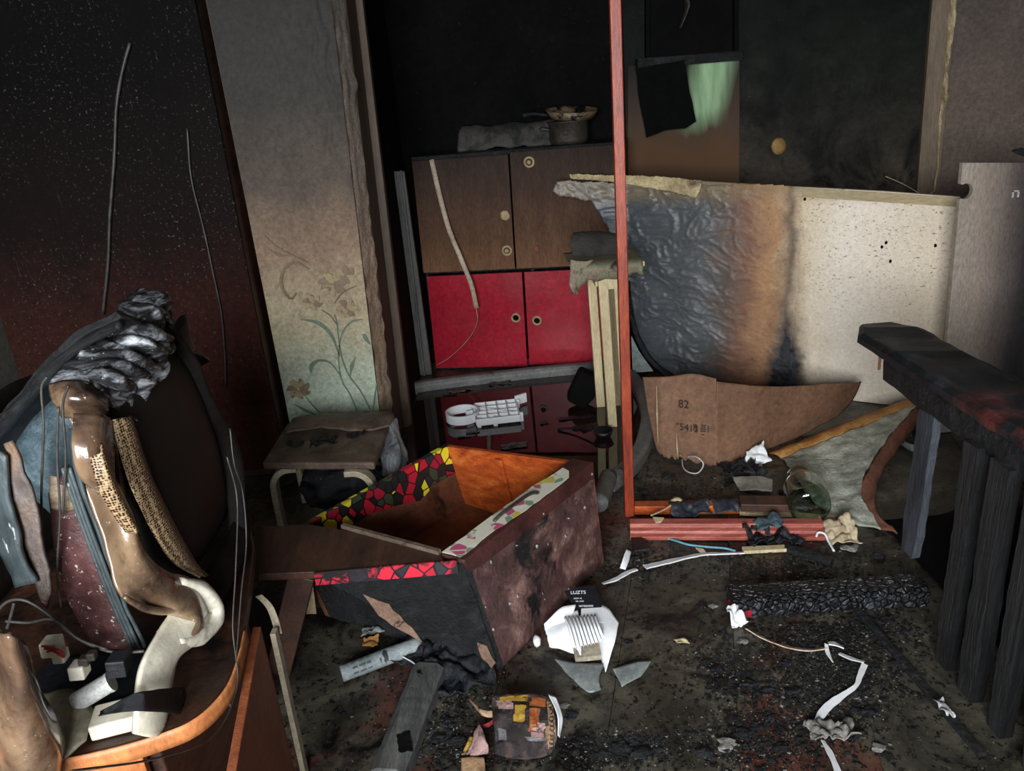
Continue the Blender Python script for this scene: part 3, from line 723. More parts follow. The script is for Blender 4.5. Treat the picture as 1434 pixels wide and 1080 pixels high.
props(o, 'burnt floral oilcloth sagging over the cream table top', 'oilcloth')
dp = [PY(x, y, yl-.02) for x, y in [(812,366),(806,385),(803,400),(808,412)]]
obj('torn_corner', loft([[dp[0]+V(-.04,0,.01), dp[1]+V(-.022,0,0), dp[2]+V(-.016,0,0), dp[3]+V(-.005,0,-.005)], dp, [dp[0]+V(.06,0,0), dp[1]+V(.02,0,0), dp[2]+V(.012,0,0), dp[3]+V(.003,0,0)]], 20, 8, .004, 25, 4), M['oilcloth'], o, solid=.003, smooth=True)
mb = V(xl+.13, yl+.2, cz+.008)
o = obj('burnt_bundle', loft([[PY(x, y, yl+.05) for x, y in [(802,358),(825,359),(850,357),(868,357)]], [PY(x, y, yl+.07) for x, y in [(799,340),(825,336),(850,338),(870,338)]], [PY(x, y, yl+.12) for x, y in [(803,326),(825,324),(850,326),(868,328)]], [PY(x, y, yl+.22) for x, y in [(806,330),(825,329),(850,330),(866,331)]]], 24, 14, .005, 20, 3), mat('charred_grey_cloth', [(.3, (30,28,26)), (.7, (62,58,53))], 10, rough=.8, bump=.6), base=mb, smooth=True, solid=.004)
props(o, 'charred grey bundle on top of the cream table', 'bundle')

# ================================================================ red pole and its frame on the floor
pb_ = G(882, 722); pt = PY(862, 0, pb_.y); tdir = (pt-pb_)/(pt.z)
T = thing('red_frame', 'red-stained wooden frame with one tall pole rising from the floor', 'frame', V(pb_.x, pb_.y, 0))
obj('pole', box(pb_+V(-.019,-.014,0), (.034,0,0), (0,.028,0), tdir*2.45), M['redwood'], T, bevel=.003)
fa, fb = G(882, 738, .03), G(1152, 738, .03)
def mould(a, b, prof):
    a, b = Vector(a), Vector(b); t_ = (b-a).normalized(); s = V(t_.y, -t_.x, 0)
    vs = [q+s*x+V(0,0,z) for q in (a, b) for x, z in prof]; n = len(prof)
    return vs, [tuple(range(n)), tuple(range(n, 2*n))]+[(i, (i+1) % n, (i+1) % n+n, i+n) for i in range(n)]
fa.z = fb.z = 0
obj('front_rail', mould(fa, fb, [(.045,.002),(.045,.016),(.03,.022),(.028,.03),(.012,.036),(.010,.048),(-.02,.052),(-.03,.045),(-.03,.002)]), M['pinkwood'], T, bevel=.002)
ra, rb_ = G(888, 708, .03), G(1092, 706, .03); ra.z = rb_.z = 0.002
obj('back_rail', beam(ra, rb_, .045, .035), M['orangewood'], T, bevel=.002)
ba, bb = G(1036, 706, .05), G(1092, 708, .05); ba.z = bb.z = .038
o = obj('brown_block', beam(ba, bb+V(.03,0,0), .07, .03), M['darkbrown'], base=ba, bevel=.003)
props(o, 'dark brown wooden block resting on the red frame beside the glass jar', 'block')

# ================================================================ cardboard
CZ = 3.0
ca = [(921,636),(1003,652)]
A_, B_, C_ = G(915, 640), G(1003, 656), G(1062, 640)
T = thing('cardboard_sheet', 'creased brown cardboard sheet with stamped code standing below the beige board', 'cardboard', A_.copy())
def cv(px, py, Y): return PY(px, py, Y)
left = [[cv(900,528,3.06), cv(935,528,3.03), cv(970,524,2.98), cv(1003,530,2.92)],
        [cv(908,580,3.04), cv(940,582,3.00), cv(970,585,2.95), cv(1003,590,2.89)],
        [cv(921,634,3.02), cv(940,645,2.97), cv(970,650,2.92), cv(1003,654,2.86)]]
def ragged(g, n, amp, seed=0):
    vs_ = g[0]
    for i_ in range(len(vs_)-n, len(vs_)):
        p_ = vs_[i_]; vs_[i_] = p_+V(0, 0, amp*2.2*abs(noise.noise(p_*24+V(seed,0,0))+.6*noise.noise(p_*70)))
        if vs_[i_].z < .002: vs_[i_].z = .002
    return g
obj('flap', ragged(loft(left, 60, 24, .003, 10, 1), 61, .022, 2), M['card'], T, solid=.005, smooth=True)
right = [[cv(1003,534,2.92), cv(1060,540,2.95), cv(1130,540,3.05), cv(1206,534,3.22)],
         [cv(1003,592,2.89), cv(1055,590,2.94), cv(1115,588,3.04), cv(1192,562,3.2)],
         [cv(1003,652,2.86), cv(1045,648,2.92), cv(1085,632,3.02), cv(1170,585,3.18)]]
obj('side', ragged(loft(right, 80, 24, .004, 8, 2), 81, .022, 5), M['card'], T, solid=.005, smooth=True)
M['ink'] = mat('black_ink', [(.3, (40,30,26)), (.7, (52,40,36))], 20, rough=.8, bump=0)
dl = (cv(1003,590,2.89)-cv(940,582,3.00)).normalized(); ul = (cv(940,528,3.03)-cv(940,582,3.00)).normalized()
nl = dl.cross(ul).normalized(); 
if nl.y > 0: nl = -nl
obj('lettering', text_geo('82', cv(951, 570, 2.985)+nl*.012, dl, ul, .048, 0), M['ink'], T)
obj('lettering', text_geo('"5413', cv(948, 601, 2.975)+nl*.012, dl, ul, .042, 0), M['ink'], T)
q0 = cv(974, 601, 2.955)+nl*.03
obj('lettering', join(*[box(q0+dl*a+ul*b, dl*c, ul*d, nl*.0005) for a, b, c, d in [(.002,0,.004,.03),(.006,.012,.012,.006),(.010,0,.010,.006),(.008,.022,.008,.006),(.032,0,.022,.004),(.032,.009,.022,.004),(.034,.018,.020,.004),(.034,.026,.020,.004),(.064,0,.003,.03),(.036,-.014,.012,.004)]]), M['ink'], T)
for (x, y, h_) in [(949,606,36),(965,604,30),(1001,600,44),(921,540,80)]:
    obj('crease', tube([cv(x, y, 2.96)+nl*.012, cv(x+1, y+h_*.5, 2.955)+nl*.014, cv(x+2, y+h_, 2.945)+nl*.012], [.001,.0035,.001], 6, 10), M['torn'], T)

# ================================================================ curled fibreboard wedge
e1 = [G(1092,642), G(1130,690), G(1185,728), G(1240,748)]
e4 = [cv(1075,636,2.95), cv(1150,606,3.03), cv(1215,580,3.08), cv(1282,556,3.12)]
rows = [e4, [cv(1095,642,2.88), cv(1170,612,2.94), cv(1225,590,2.98), cv(1284,566,3.02)],
        [cv(1110,660,2.72), cv(1160,655,2.72), cv(1200,640,2.74), cv(1238,620,2.78)],
        [cv(1135,700,2.52), cv(1160,700,2.5), cv(1190,695,2.5), cv(1206,680,2.54)],
        [G(1160,722,.006), G(1185,728,.006), G(1205,735,.006), G(1232,742,.006)]]
T = thing('fibreboard_sheet', 'torn curled fibreboard sheet with orange top edge beside the glass jar', 'fibreboard', V(rows[4][0].x, rows[4][0].y, 0))
M['fibre'] = mat('grey_green_fibre', [(.3, (118,120,106)), (.5, (184,186,170)), (.7, (220,218,200))], 9, stretch=(1,1,2.5), rough=.6, bump=.6, bscale=40, soot=(5,.62,.7,(150,118,76)), speck=(30,.7,(60,56,48)))
M['fibreo'] = mat('orange_fibre', [(.3, (150,96,46)), (.55, (202,144,76)), (.75, (226,178,112))], 10, rough=.7, bump=.5, bscale=40)
obj('sheet', loft(rows[1:], 60, 60, .007, 22, 3), M['fibre'], T, solid=.006, smooth=True)
obj('top_edge', loft([rows[0], [ (p+q)/2+V(0,-.005,.012) for p, q in zip(rows[0], rows[1])], rows[1]], 34, 8, .004, 20, 5), M['fibreo'], T, solid=.006, smooth=True)
te = [cv(1284,568,3.02), cv(1238,622,2.78), cv(1206,682,2.54), cv(1206,710,2.46), cv(1240,745,2.32)]
te2 = [cv(1288,590,3.06), cv(1262,622,2.86), cv(1232,668,2.66), cv(1226,716,2.36), G(1258,750,.003)]
te[-1] = G(1236,742,.014)
obj('torn_underside', loft([te, [ (a_+b_)/2+V(.01,-.015,.01) for a_, b_ in zip(te, te2)], te2], 40, 8, .006, 30, 7), mat('torn_brown_fibre', [(.3, (118,70,50)), (.7, (160,104,80))], 20, rough=.8, bump=.8, bscale=60), T, solid=.004, smooth=True)

# ================================================================ glass jar
gl = NT('green_glass'); gl.b.inputs['Transmission Weight'].default_value = 1.0; gl.b.inputs['IOR'].default_value = 1.45
M['glass'] = gl.done((226,240,230), .03, .5)
jb, jm = G(1128, 700, .055), G(1110, 652, .06)
jd = (jm-jb); jd.z = .01; jd.normalize()
jc = V(jb.x, jb.y, .078)
T = thing('glass_jar', 'large greenish glass jar lying on its side by the red rail', 'jar', V(jc.x, jc.y, 0))
prof = [(.002,-.10),(.055,-.10),(.07,-.085),(.075,-.05),(.075,.03),(.066,.065),(.046,.088),(.042,.10),(.042,.125)]
inn = [(r_-.004, h if h > -.09 else h+.006) for r_, h in prof][::-1]; inn[-1] = (.002, -.094)
obj('jar_body', lathe(prof+inn, jc, jd, 36, False), M['glass'], T, smooth=True)
obj('jar_neck', lathe([(.043,.105),(.048,.108),(.048,.128),(.043,.131),(.038,.13),(.038,.106)], jc, jd, 30, False), M['glass'], T, smooth=True)

# ================================================================ burnt bed end (right)
RZ = .75
T = thing('bed_end', 'charred bed end with a wide top rail and upright slats at the right', 'bed', V(1.09, 1.6, 0))
def railgeo(x0_, x1_, y0_, y1_, z0_, z1_, seed, amp=.006):
    n = 40; prof = [(0,.3),(0,.75),(.10,1),(.9,1),(1,.8),(1,.2),(.9,0),(.08,0)]
    vs, fs = [], []
    for i in range(n+1):
        f = i/n; y = y0_+(y1_-y0_)*f
        tap = min(1, .55+f*9) 
        for k, (a_, b_) in enumerate(prof):
            xm = (x0_+x1_)/2
            p = V(xm+(x0_+(x1_-x0_)*a_-xm)*tap, y, z0_+(z1_-z0_)*b_)
            vs.append(p+noise.noise_vector(p*18+V(seed,0,0))*amp)
    k = len(prof)
    for i in range(n):
        for j in range(k): fs.append((i*k+j, i*k+(j+1) % k, (i+1)*k+(j+1) % k, (i+1)*k+j))
    fs += [tuple(range(k)), tuple(range(n*k, n*k+k))]
    return vs, fs
t = NT('charred_rail')
cc = t.ramp(t.noise(12, t.mapping((1,.4,1)), 8, .65, .4), [(.3, (14,14,16)), (.55, (34,36,40)), (.76, (70,74,80))])
rm = t.math('MULTIPLY', t.mapr(t.noise(4, t.mapping(loc=(2,0,0)), 6, .6, .3), .46, .56), t.mapr(t.axis('Y'), .12, .0))
cc = t.mix(rm, cc, t.ramp(t.noise(16, None, 6), [(.3, (66,30,29)), (.7, (118,62,56))]))
t.bump(t.noise(34, None, 9, .7), .8, .008)
M['charrail'] = t.done(cc, .42)
obj('top_rail', railgeo(1.06, 1.262, 2.31, .45, RZ-.04, RZ, 1), M['charrail'], T, smooth=False)
obj('lower_rail', railgeo(1.085, 1.13, 2.12, .45, RZ-.115, RZ-.045, 4), M['char'], T)
obj('bolt', tube([V(1.085,2.12,RZ-.04), V(1.085,2.12,RZ-.085)], .004, 6), M['rust'], T)
def slat(x, y, z0_, z1_, wy_, th, seed, dx=0.0):
    n = 24; vs, fs = [], []
    for i in range(n+1):
        f = i/n; z = z0_+(z1_-z0_)*f; e = .82+.18*min(1, f*6)
        for sx_, sy_ in ((0,0),(1,0),(1,1),(0,1)):
            p = V(x+(sx_-.5)*th+dx*(1-f), y+(sy_-.5)*wy_*e, z)
            vs.append(p+noise.noise_vector(p*22+V(seed,3,0))*.004)
    for i in range(n):
        for j in range(4): fs.append((i*4+j, i*4+(j+1) % 4, i*4+4+(j+1) % 4, i*4+4+j))
    fs += [(0,1,2,3), (n*4,n*4+1,n*4+2,n*4+3)]
    return vs, fs
M['charslat'] = mat('charred_slat', [(.3, (6,6,7)), (.58, (13,13,15)), (.8, (44,47,52))], 14, stretch=(2,2,.18), rough=.42, bump=1, bscale=22, bdist=.014)
obj('broken_slat', slat(1.10, 1.86, .20, RZ-.10, .075, .022, 3, -.01), mat('grey_burnt_slat', [(.3, (30,33,38)), (.7, (78,84,92))], 10, stretch=(2,2,.3), rough=.45, bump=.5), T)
for i, y in enumerate([1.63, 1.52, 1.40, 1.27, 1.13, .98, .83]):
    obj('slat', slat(1.085, y, 0, RZ-.10, .07 if i % 2 else .055, .032, i*2.3), M['charslat'], T)
rn = [V(1.05, 1.95, .02), V(1.02, 1.3, .02)]
o = obj('charred_beam', join(beam(G(1190,845,.0)+V(0,0,.003), G(1375,1062)+V(0,0,.003), .022, .012)), M['char'], base=G(1190,845), bevel=.003)
props(o, 'long thin charred batten on the floor running along the bed end', 'batten')

mh = V(1.75, 1.55, 0)  # added black heap, takes the place of the shade behind the slats
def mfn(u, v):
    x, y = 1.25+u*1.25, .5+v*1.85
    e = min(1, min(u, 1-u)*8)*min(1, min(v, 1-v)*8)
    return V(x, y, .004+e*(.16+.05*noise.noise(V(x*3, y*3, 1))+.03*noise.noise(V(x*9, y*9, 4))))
o = obj('shade_heap', grid(mfn, 50, 80), mat('shade_black', [(.3, (7,7,7)), (.7, (17,16,16))], 8, rough=.9, spec=.15, bump=.8, bscale=20, bdist=.02), base=mh, smooth=True)
props(o, 'added low black heap standing in for the shade behind the bed slats', 'shade heap')

# ================================================================ stool by the pier
SZ = .35
T = thing('stool', 'low sooty stool with pale bentwood legs beside the flowered pier', 'stool', V(-.71, 2.7, 0))
sp = [G(367,648,SZ), G(524,648,SZ), G(548,582,SZ), G(402,592,SZ)]
obj('seat', plate([p-V(0,0,.03) for p in sp], (0,0,.03)), M['stooltop'], T, bevel=.008)
obj('warped_veneer', loft([[G(400,606,SZ+.012), G(450,600,SZ+.022), G(500,604,SZ+.01), G(545,598,SZ+.012)], [G(402,596,SZ+.02), G(450,590,SZ+.03), G(505,588,SZ+.025), G(552,582,SZ+.02)], [G(410,586,SZ+.008), G(450,580,SZ+.012), G(510,578,SZ+.010), G(548,576,SZ+.006)]], 30, 10, .006, 22, 3), M['stooltop'], T, solid=.004, smooth=True)
for lab_, x_, y_, a_, b_, sd in [('black burnt scrap curled on the front of the stool seat', 452, 622, .05, .03, 3), ('small burnt flake near the left edge of the stool seat', 415, 622, .03, .02, 5), ('burnt scrap at the right of the stool seat', 500, 612, .035, .02, 9)]:
    c = G(x_, y_, SZ+.006)
    o = obj('burnt_scrap', crumple(c, V(a_,.006,0), V(-.004,b_,0), .022, 14, 12, 26, sd, SZ+.003), M['char'], base=c, smooth=True, solid=.002); props(o, lab_, 'scrap')
def bent(a, inx, iny, wd=.05):
    a = Vector(a); pts = [a+V(0,0,0), a+V(0,0,.22), a+V(inx*.12,iny*.12,.28), a+V(inx*.5,iny*.5,.309), a+V(inx,iny,.312)]
    c = cr(pts, 20); d = V(inx, iny, 0).normalized(); s = V(-d.y, d.x, 0)*(wd/2); vs, fs = [], []
    for i, p in enumerate(c):
        t_ = (c[min(i+1,20)]-c[max(i-1,0)]).normalized(); n = t_.cross(s).normalized()*.011
        vs += [p-s-n, p+s-n, p+s+n, p-s+n]
    for i in range(20):
        for j in range(4): fs.append((i*4+j, i*4+(j+1) % 4, i*4+4+(j+1) % 4, i*4+4+j))
    fs += [(0,1,2,3),(80,81,82,83)]
    return vs, fs
c4 = [p.copy() for p in sp]; ctr = sum(c4, V(0,0,0))/4
for k, p in enumerate(c4):
    q = p+(ctr-p)*.10; q.z = 0; d = (ctr-q); d.z = 0; d = V(d.x, 0, 0) if k != 9 else d
    obj('leg', bent(q, d.x*.5, d.y*.5+.001), M['bentwood'], T, bevel=.003)
bgp = [G(535,592,SZ-.01), G(560,590,.42)]
M['clearbag'] = mat('pale_plastic_bag', [(.3, (90,92,92)), (.6, (150,152,154)), (.8, (190,192,196))], 8, stretch=(3,3,.6), rough=.25, bump=.6, bscale=16, bdist=.015, soot=(8,.58,.66,(24,24,24)))
o = obj('plastic_bag', loft([[PY(540,584,2.86), PY(538,610,2.80), PY(536,640,2.74), PY(532,668,2.72)], [PY(549,580,2.84), PY(552,610,2.78), PY(556,640,2.72), PY(556,662,2.72)], [PY(556,588,2.88), PY(563,615,2.84), PY(572,642,2.82), PY(576,660,2.84)]], 24, 16, .014, 14, 5), M['clearbag'], base=V(-.4,2.6,0), smooth=True, solid=.002)
props(o, 'crumpled pale plastic bag hanging off the right side of the stool', 'bag')
o = obj('dark_bag', blob(V(-.70,2.76,.125), .16, .10, .12, .35, 3, 4, 2.6), M['blackfilm'], base=V(-.70,2.76,0), smooth=True)
props(o, 'dark plastic bag stuffed under the stool', 'bag')

# ================================================================ tipped drawer
B_, C_, D_, E_ = G(648,786,.38), G(830,648,.38), G(625,622,.30), G(400,748,.30)
A0, F0 = G(700,940,.004), G(846,788,.004); sh_ = (A0-B_); D0 = D_+V(.06,-.04,-.29); E0 = E_+V(.08,-.03,-.29)
T = thing('drawer', 'large tipped wooden drawer with orange inside and mosaic-printed rims', 'drawer', V(A0.x, A0.y, 0))
def hexa(t1, t2, b1, b2, inn):
    inn = Vector(inn); return [t1, t2, b2, b1, t1+inn, t2+inn, b2+inn, b1+inn], [(0,1,2,3),(4,7,6,5),(0,4,5,1),(1,5,6,2),(2,6,7,3),(3,7,4,0)]
inR = (E_-B_); inR.z = 0; inR.normalize()
inB = (B_-C_); inB.z = 0; inB.normalize()
w_r = obj('side_wall', hexa(B_, C_, A0, F0, inR*.022), M['drawerout'], T, bevel=.003)
w_b = obj('end_wall', hexa(C_, D_, F0, D0, inB*.02), M['orangewood'], T, bevel=.002)
w_l = obj('side_wall', hexa(D_, E_, D0, E0, -inR*.02), M['drawerin'], T, bevel=.002)
w_f = obj('end_wall', hexa(E_, B_, E0, A0, -inB*.02), M['char'], T, bevel=.002)
obj('bottom', hexa(A0+V(0,0,.05)+inR*.03-inB*.03, F0+V(0,0,.05)+inR*.03, E0+V(0,0,.06)-inR*.02-inB*.03, D0+V(0,0,.05), V(0,0,.012)), M['drawerin'], T)
# broad capped top of the right wall with torn printed paper
capt = [B_+inR*.075, B_-inR*.004, C_-inR*.004, C_+inR*.075]
obj('cap_rail', plate([p-V(0,0,.055) for p in capt], (0,0,.058)), mat('maroon_cap', [(.3, (48,24,22)), (.7, (92,50,45))], 9, rough=.45, bump=.3), T, bevel=.004)
bc_ = (C_-B_)
lab = [B_+inR*.072+bc_*.01, B_+inR*.012+bc_*.01, B_+inR*.016+bc_*.2, B_+inR*.004+bc_*.45, B_+inR*.006+bc_*.8, B_+inR*.03+bc_*.86, B_+inR*.06+bc_*.88, B_+inR*.071+bc_*.7, B_+inR*.073+bc_*.3]
lab = rag([p+V(0,0,.005) for p in lab], .003, .03, 8)
for p in lab: p.z = B_.z+.0045
obj('torn_print', plate(lab, (0,0,.0015)), M['creampaper'], T)
obj('handle_slot', tube([B_+inR*.045+bc_*.30+V(0,0,.008), B_+inR*.04+bc_*.36+V(0,0,.018), B_+inR*.04+bc_*.55+V(0,0,.016), B_+inR*.03+bc_*.6+V(0,0,.008)], .005, 6, 16), M['darkmetal'], T, smooth=True)
# batten on the inside of the end wall
m1, m2 = C_+(D_-C_)*.58+inB*.021, F0+(D0-F0)*.58+inB*.021
edb = (D_-C_).normalized()
obj('batten', hexa(m1-edb*.016-V(0,0,.02), m1+edb*.016-V(0,0,.02), m2-edb*.016, m2+edb*.016, inB*.012), M['orangewood'], T, bevel=.002)
# printed strip on the inside and outside of the left wall, torn
le = (E_-D_)
dd_ = (D0-D_)/.29
sp_ = [D_+le*.02, D_+le*.98, D_+le*.98+dd_*.05, D_+le*.8+dd_*.085, D_+le*.6+dd_*.07, D_+le*.42+dd_*.10, D_+le*.3+dd_*.125, D_+le*.18+dd_*.10, D_+le*.02+dd_*.105]
obj('mosaic_strip', plate([p-inR*.021+V(0,0,.002) for p in sp_], -inR*.002), M['mosaic'], T)
obj('mosaic_strip', plate([D_+V(0,0,.001), E_+V(0,0,.001), E_-inR*.022+V(0,0,.001), D_-inR*.022+V(0,0,.001)], (0,0,.002)), M['mosaic'], T)
for k in range(34):      # flakes of ash stuck to the burnt side
    u, v = random.random(), random.random(); p = B_+(C_-B_)*u+((A0+(F0-A0)*u)-(B_+(C_-B_)*u))*(.05+.9*v)
    if k < 16: obj('paint_flake', blob(p-inR*.002, random.uniform(.002,.005), .003, random.uniform(.002,.009), .7, k, 1), M['greypaper'], T)
# board across the front corner with printed edge, charred panel hanging below
bz = .385
T = thing('broken_plank', 'dark brown plank with red mosaic edge and charred panel against the drawer', 'plank', V(-.5, 1.76, 0))
tp_ = [G(x, y, bz) for x, y in [(356,738),(430,734),(505,746),(616,774),(622,786),(440,801),(360,804)]]
obj('plank', plate([p-V(0,0,.022) for p in tp_], (0,0,.022)), M['darkbrown'], T, bevel=.002)
obj('raised_edge', beam(G(480,739,bz), G(616,776,bz), .012, .012), M['stooltop'], T)
s0, s1 = G(440,802,bz), G(640,785,bz); nv_ = V(s1.y-s0.y, -(s1.x-s0.x), 0).normalized()
if nv_.y > 0: nv_ = -nv_
obj('mosaic_edge', box(s0+nv_*.001-V(0,0,.036), (s1-s0), nv_*.005, V(0,0,.039)), M['mosaicred'], T)
py0 = s0.y
fpl = [PV(x, y, s0, s1) for x, y in [(446,806),(650,790),(694,925),(672,905),(640,893),(600,892),(560,880),(520,848),(470,822)]]
fpl = rag(fpl, .002, .04, 6); fpl = [p-nv_*((p-s0).dot(nv_)) for p in fpl]
obj('charred_panel', plate([p-nv_*.001 for p in fpl], -nv_*.012), M['char'], T)
ww_ = rag([PV(x, y, s0+nv_*.004, s1+nv_*.004) for x, y in [(508,832),(545,846),(560,862),(585,890),(592,900),(560,882),(530,862)]], .004, .02, 3)
obj('bare_wood', plate([p-nv_*((p-s0).dot(nv_)-.002) for p in ww_], nv_*.003), mat('splintered_wood', [(.3, (96,72,58)), (.7, (160,128,106))], 12, rough=.8, bump=.6, soot=(14,.55,.62,(44,34,30))), T)
w2 = rag([PV(x, y, s0+nv_*.004, s1+nv_*.004) for x, y in [(668,900),(682,905),(694,928),(688,936),(675,922)]], .003, .02, 4)
obj('bare_wood', plate([p-nv_*((p-s0).dot(nv_)-.002) for p in w2], nv_*.003), bpy.data.materials['splintered_wood'], T)

# ================================================================ television stand (front left)
TZ = .50
ot = [G(x, y, TZ) for x, y in [(60,1068),(160,1047),(225,1027),(262,1012),(292,990),(318,958),(332,920),(341,880)]]
ob = [G(350,820,TZ), G(356,765,TZ), G(350,735,TZ)]
poly = [V(-1.55, .93, TZ)]+ot+ob+[V(-1.55, 1.86, TZ)]
T = thing('television_stand', 'low orange wooden stand with rounded corner under the melted television', 'stand', V(-1.1, 1.4, 0))
obj('top', plate([p-V(0,0,.032) for p in poly], (0,0,.032)), mat('burnt_stand_top', [(.3, (30,20,16)), (.55, (62,38,27)), (.75, (110,66,44))], 6, rough=.4, soot=(3,.42,.55,(15,11,10))), T, bevel=.004)
obj('edge_band', loft([[p+V(0,0,.002)+(p-V(-1.1,1.5,TZ)).normalized()*.004 for p in ot], [p-V(0,0,.034)+(p-V(-1.1,1.5,TZ)).normalized()*.004 for p in ot]], 40, 3), M['palewood'], T, solid=.004, smooth=True)
bp2 = [V(-1.5, 1.02, 0), V(-.86, 1.12, 0), V(-.73, 1.16, 0), V(-.72, 1.65, 0), V(-1.5, 1.75, 0)]
obj('body', plate(bp2, (0,0,TZ-.032)), M['darkbrown'], T, bevel=.004)  # dark brown puts the shade on the stand's side into its colour
obj('front_door', plate([V(-1.48,.998,.02), V(-.74,1.118,.02), V(-.74,1.118,TZ-.034), V(-1.48,.998,TZ-.034)], (-.004,.02,0)), M['palewood'], T, bevel=.002)
fe, ne = G(364,872,.47), G(326,1092,.47)
fd = V(fe.x, fe.y, 0); nd = V(ne.x, ne.y, 0)
o = obj('loose_door', plate([nd, fd, V(fd.x, fd.y, .46), V(nd.x, nd.y, .46)], (-.018, 0, 0)), mat('dull_orange_panel', [(.3, (128,68,40)), (.7, (164,94,60))], 6, rough=.5), base=fd, bevel=.002)
props(o, 'orange wooden door panel standing open beside the television stand', 'door')
o = obj('grey_strip', beam(V(fd.x+.012, fd.y+.01, .0), V(fd.x+.012, fd.y+.02, .43), .022, .012, (1,0,0)), M['bentwood'], base=fd)
props(o, 'grey wooden strip upright along the open orange door panel', 'strip')
bs = [G(358,836,.46), G(372,850,.45), G(380,868,.43), G(386,890,.40)]
o = obj('bent_strip', loft([bs, [p+V(.016,0,.004) for p in bs]], 14, 2), M['bentwood'], base=bs[0], solid=.003)
props(o, 'short bent pale strip at the corner of the orange door panel', 'strip')
o = obj('dark_batten', beam(G(425,800,.34), G(392,935,.02), .07, .03, (0,-1,0)), M['darkbrown'], base=G(392,935), bevel=.003)
props(o, 'dark red-brown batten propped under the broken plank', 'batten')
o = obj('paper_wedge', plate([PY(437,812,1.98), PY(443,860,1.98), PY(424,860,1.98)], (.0,.004,0)), M['torn'], base=PY(437,860,1.98))
props(o, 'pale paper wedge showing behind the dark batten', 'paper')

# ================================================================ melted television
T = thing('television', 'melted television with bronze dripping casing and dark screen on the stand', 'television', V(-.85, 1.5, TZ))
bz_t = NT('melted_bronze_plastic')
c_ = bz_t.ramp(bz_t.noise(5, bz_t.mapping((1,1,.6)), 6, .6, .8), [(.3, (44,32,26)), (.46, (104,80,62)), (.6, (142,116,90)), (.8, (184,160,130))])
c_ = bz_t.mix(bz_t.mapr(bz_t.noise(6, bz_t.mapping(loc=(2,1,0)), 7, .65, .5), .5, .66), c_, (46,35,29))
c_ = bz_t.mix(bz_t.mapr(bz_t.noise(110, None, 3, .7), .68, .74), c_, (206,196,180))
bz_t.bump(bz_t.noise(18, None, 7), .3, .006)
M['bronze'] = bz_t.done(c_, .22, .6); bz_t.b.inputs['Coat Weight'].default_value = .4
M['whitemelt'] = mat('melted_white_plastic', [(.3, (190,180,156)), (.6, (232,225,206)), (.8, (246,242,230))], 7, rough=.3, bump=.15, grain=.15, soot=(6,.6,.72,(120,100,76)))
M['charmelt'] = mat('charred_melted_plastic', [(.36, (10,10,11)), (.48, (40,40,42)), (.57, (124,126,130)), (.68, (226,230,236))], 15, stretch=(1,1,2.6), rough=.26, bump=.7, bscale=40, bdist=.006, dist=.8, speck=(60,.66,(190,192,194)))  # pale ramp end and flecks paint highlights and glints onto the black melt
M['screen'] = mat('dark_screen_glass', [(.3, (8,8,7)), (.7, (16,15,14))], 5, rough=.5, rvar=.06, spec=.3, bump=.05)
M['tvdark'] = mat('dark_tv_casing', [(.3, (12,10,9)), (.7, (28,22,19))], 6, rough=.7, spec=.15, bump=.3)
M['crt'] = mat('blue_grey_tube_glass', [(.3, (48,64,70)), (.55, (98,118,126)), (.75, (150,170,178))], 5, stretch=(1,1,2.5), rough=.3, bump=.5, bscale=9, bdist=.015, speck=(40,.72,(210,216,218)))
M['slate'] = mat('slate_speckled_plastic', [(.3, (36,44,46)), (.7, (88,98,100))], 6, stretch=(1,1,.4), rough=.35, bump=.3, speck=(42,.66,(176,182,182)))
M['maroon'] = mat('maroon_speckled_panel', [(.3, (48,26,26)), (.7, (92,58,56))], 6, rough=.35, bump=.3, speck=(85,.62,(196,186,180)))
g_ = NT('perforated_grille'); mp = g_.mapping((1,1,1))
vo = g_.n.new('ShaderNodeTexVoronoi'); vo.inputs['Scale'].default_value = 200; vo.inputs['Randomness'].default_value = .4; g_.link(mp, vo.inputs['Vector'])
gc_ = g_.ramp(vo.outputs['Distance'], [(.35, (28,20,16)), (.52, (150,122,90)), (.8, (190,164,128))]); g_.bump(vo.outputs['Distance'], .5, .002)
M['grille'] = g_.done(gc_, .35, .5)
XS = -.72
ZMIN[0] = TZ+.003
# screen: bulged glass slab
def scr(u, v):
    y = 1.30+u*.44; z = .60+v*.50; s, t_ = u*2-1, v*2-1
    return V(XS+.035*(1-s*s)*(1-t_*t_*.7)-.012*max(abs(s), abs(t_))**6, y, z)
obj('screen', grid(scr, 24, 24), M['screen'], T, solid=.012, off=-1, smooth=True)
# far and lower bezel, thin and dark, sagging
fb_ = [PX(x, y, -.69) for x, y in [(238,455),(268,500),(300,570),(330,618),(338,680),(342,760),(338,830)]]
fb2 = [PX(x, y, -.715) for x, y in [(225,465),(252,510),(282,580),(306,625),(318,690),(322,760),(318,825)]]
obj('far_bezel', loft([fb2, [(p+q)/2+V(.018,0,0) for p, q in zip(fb_, fb2)], fb_, [p+V(-.04,.04,0) for p in fb_]], 36, 12, .004, 12, 2), M['tvdark'], T, solid=.01, smooth=True)
obj('lower_bezel', loft([[V(-.72,1.30,.62), V(-.70,1.42,.60), V(-.70,1.58,.585), V(-.715,1.74,.60)], [V(-.68,1.30,.57), V(-.665,1.42,.555), V(-.67,1.58,.55), V(-.69,1.74,.56)], [V(-.72,1.31,.505), V(-.70,1.42,.505), V(-.70,1.58,.505), V(-.73,1.74,.505)]], 24, 10, .005), M['tvdark'], T, solid=.012, smooth=True)
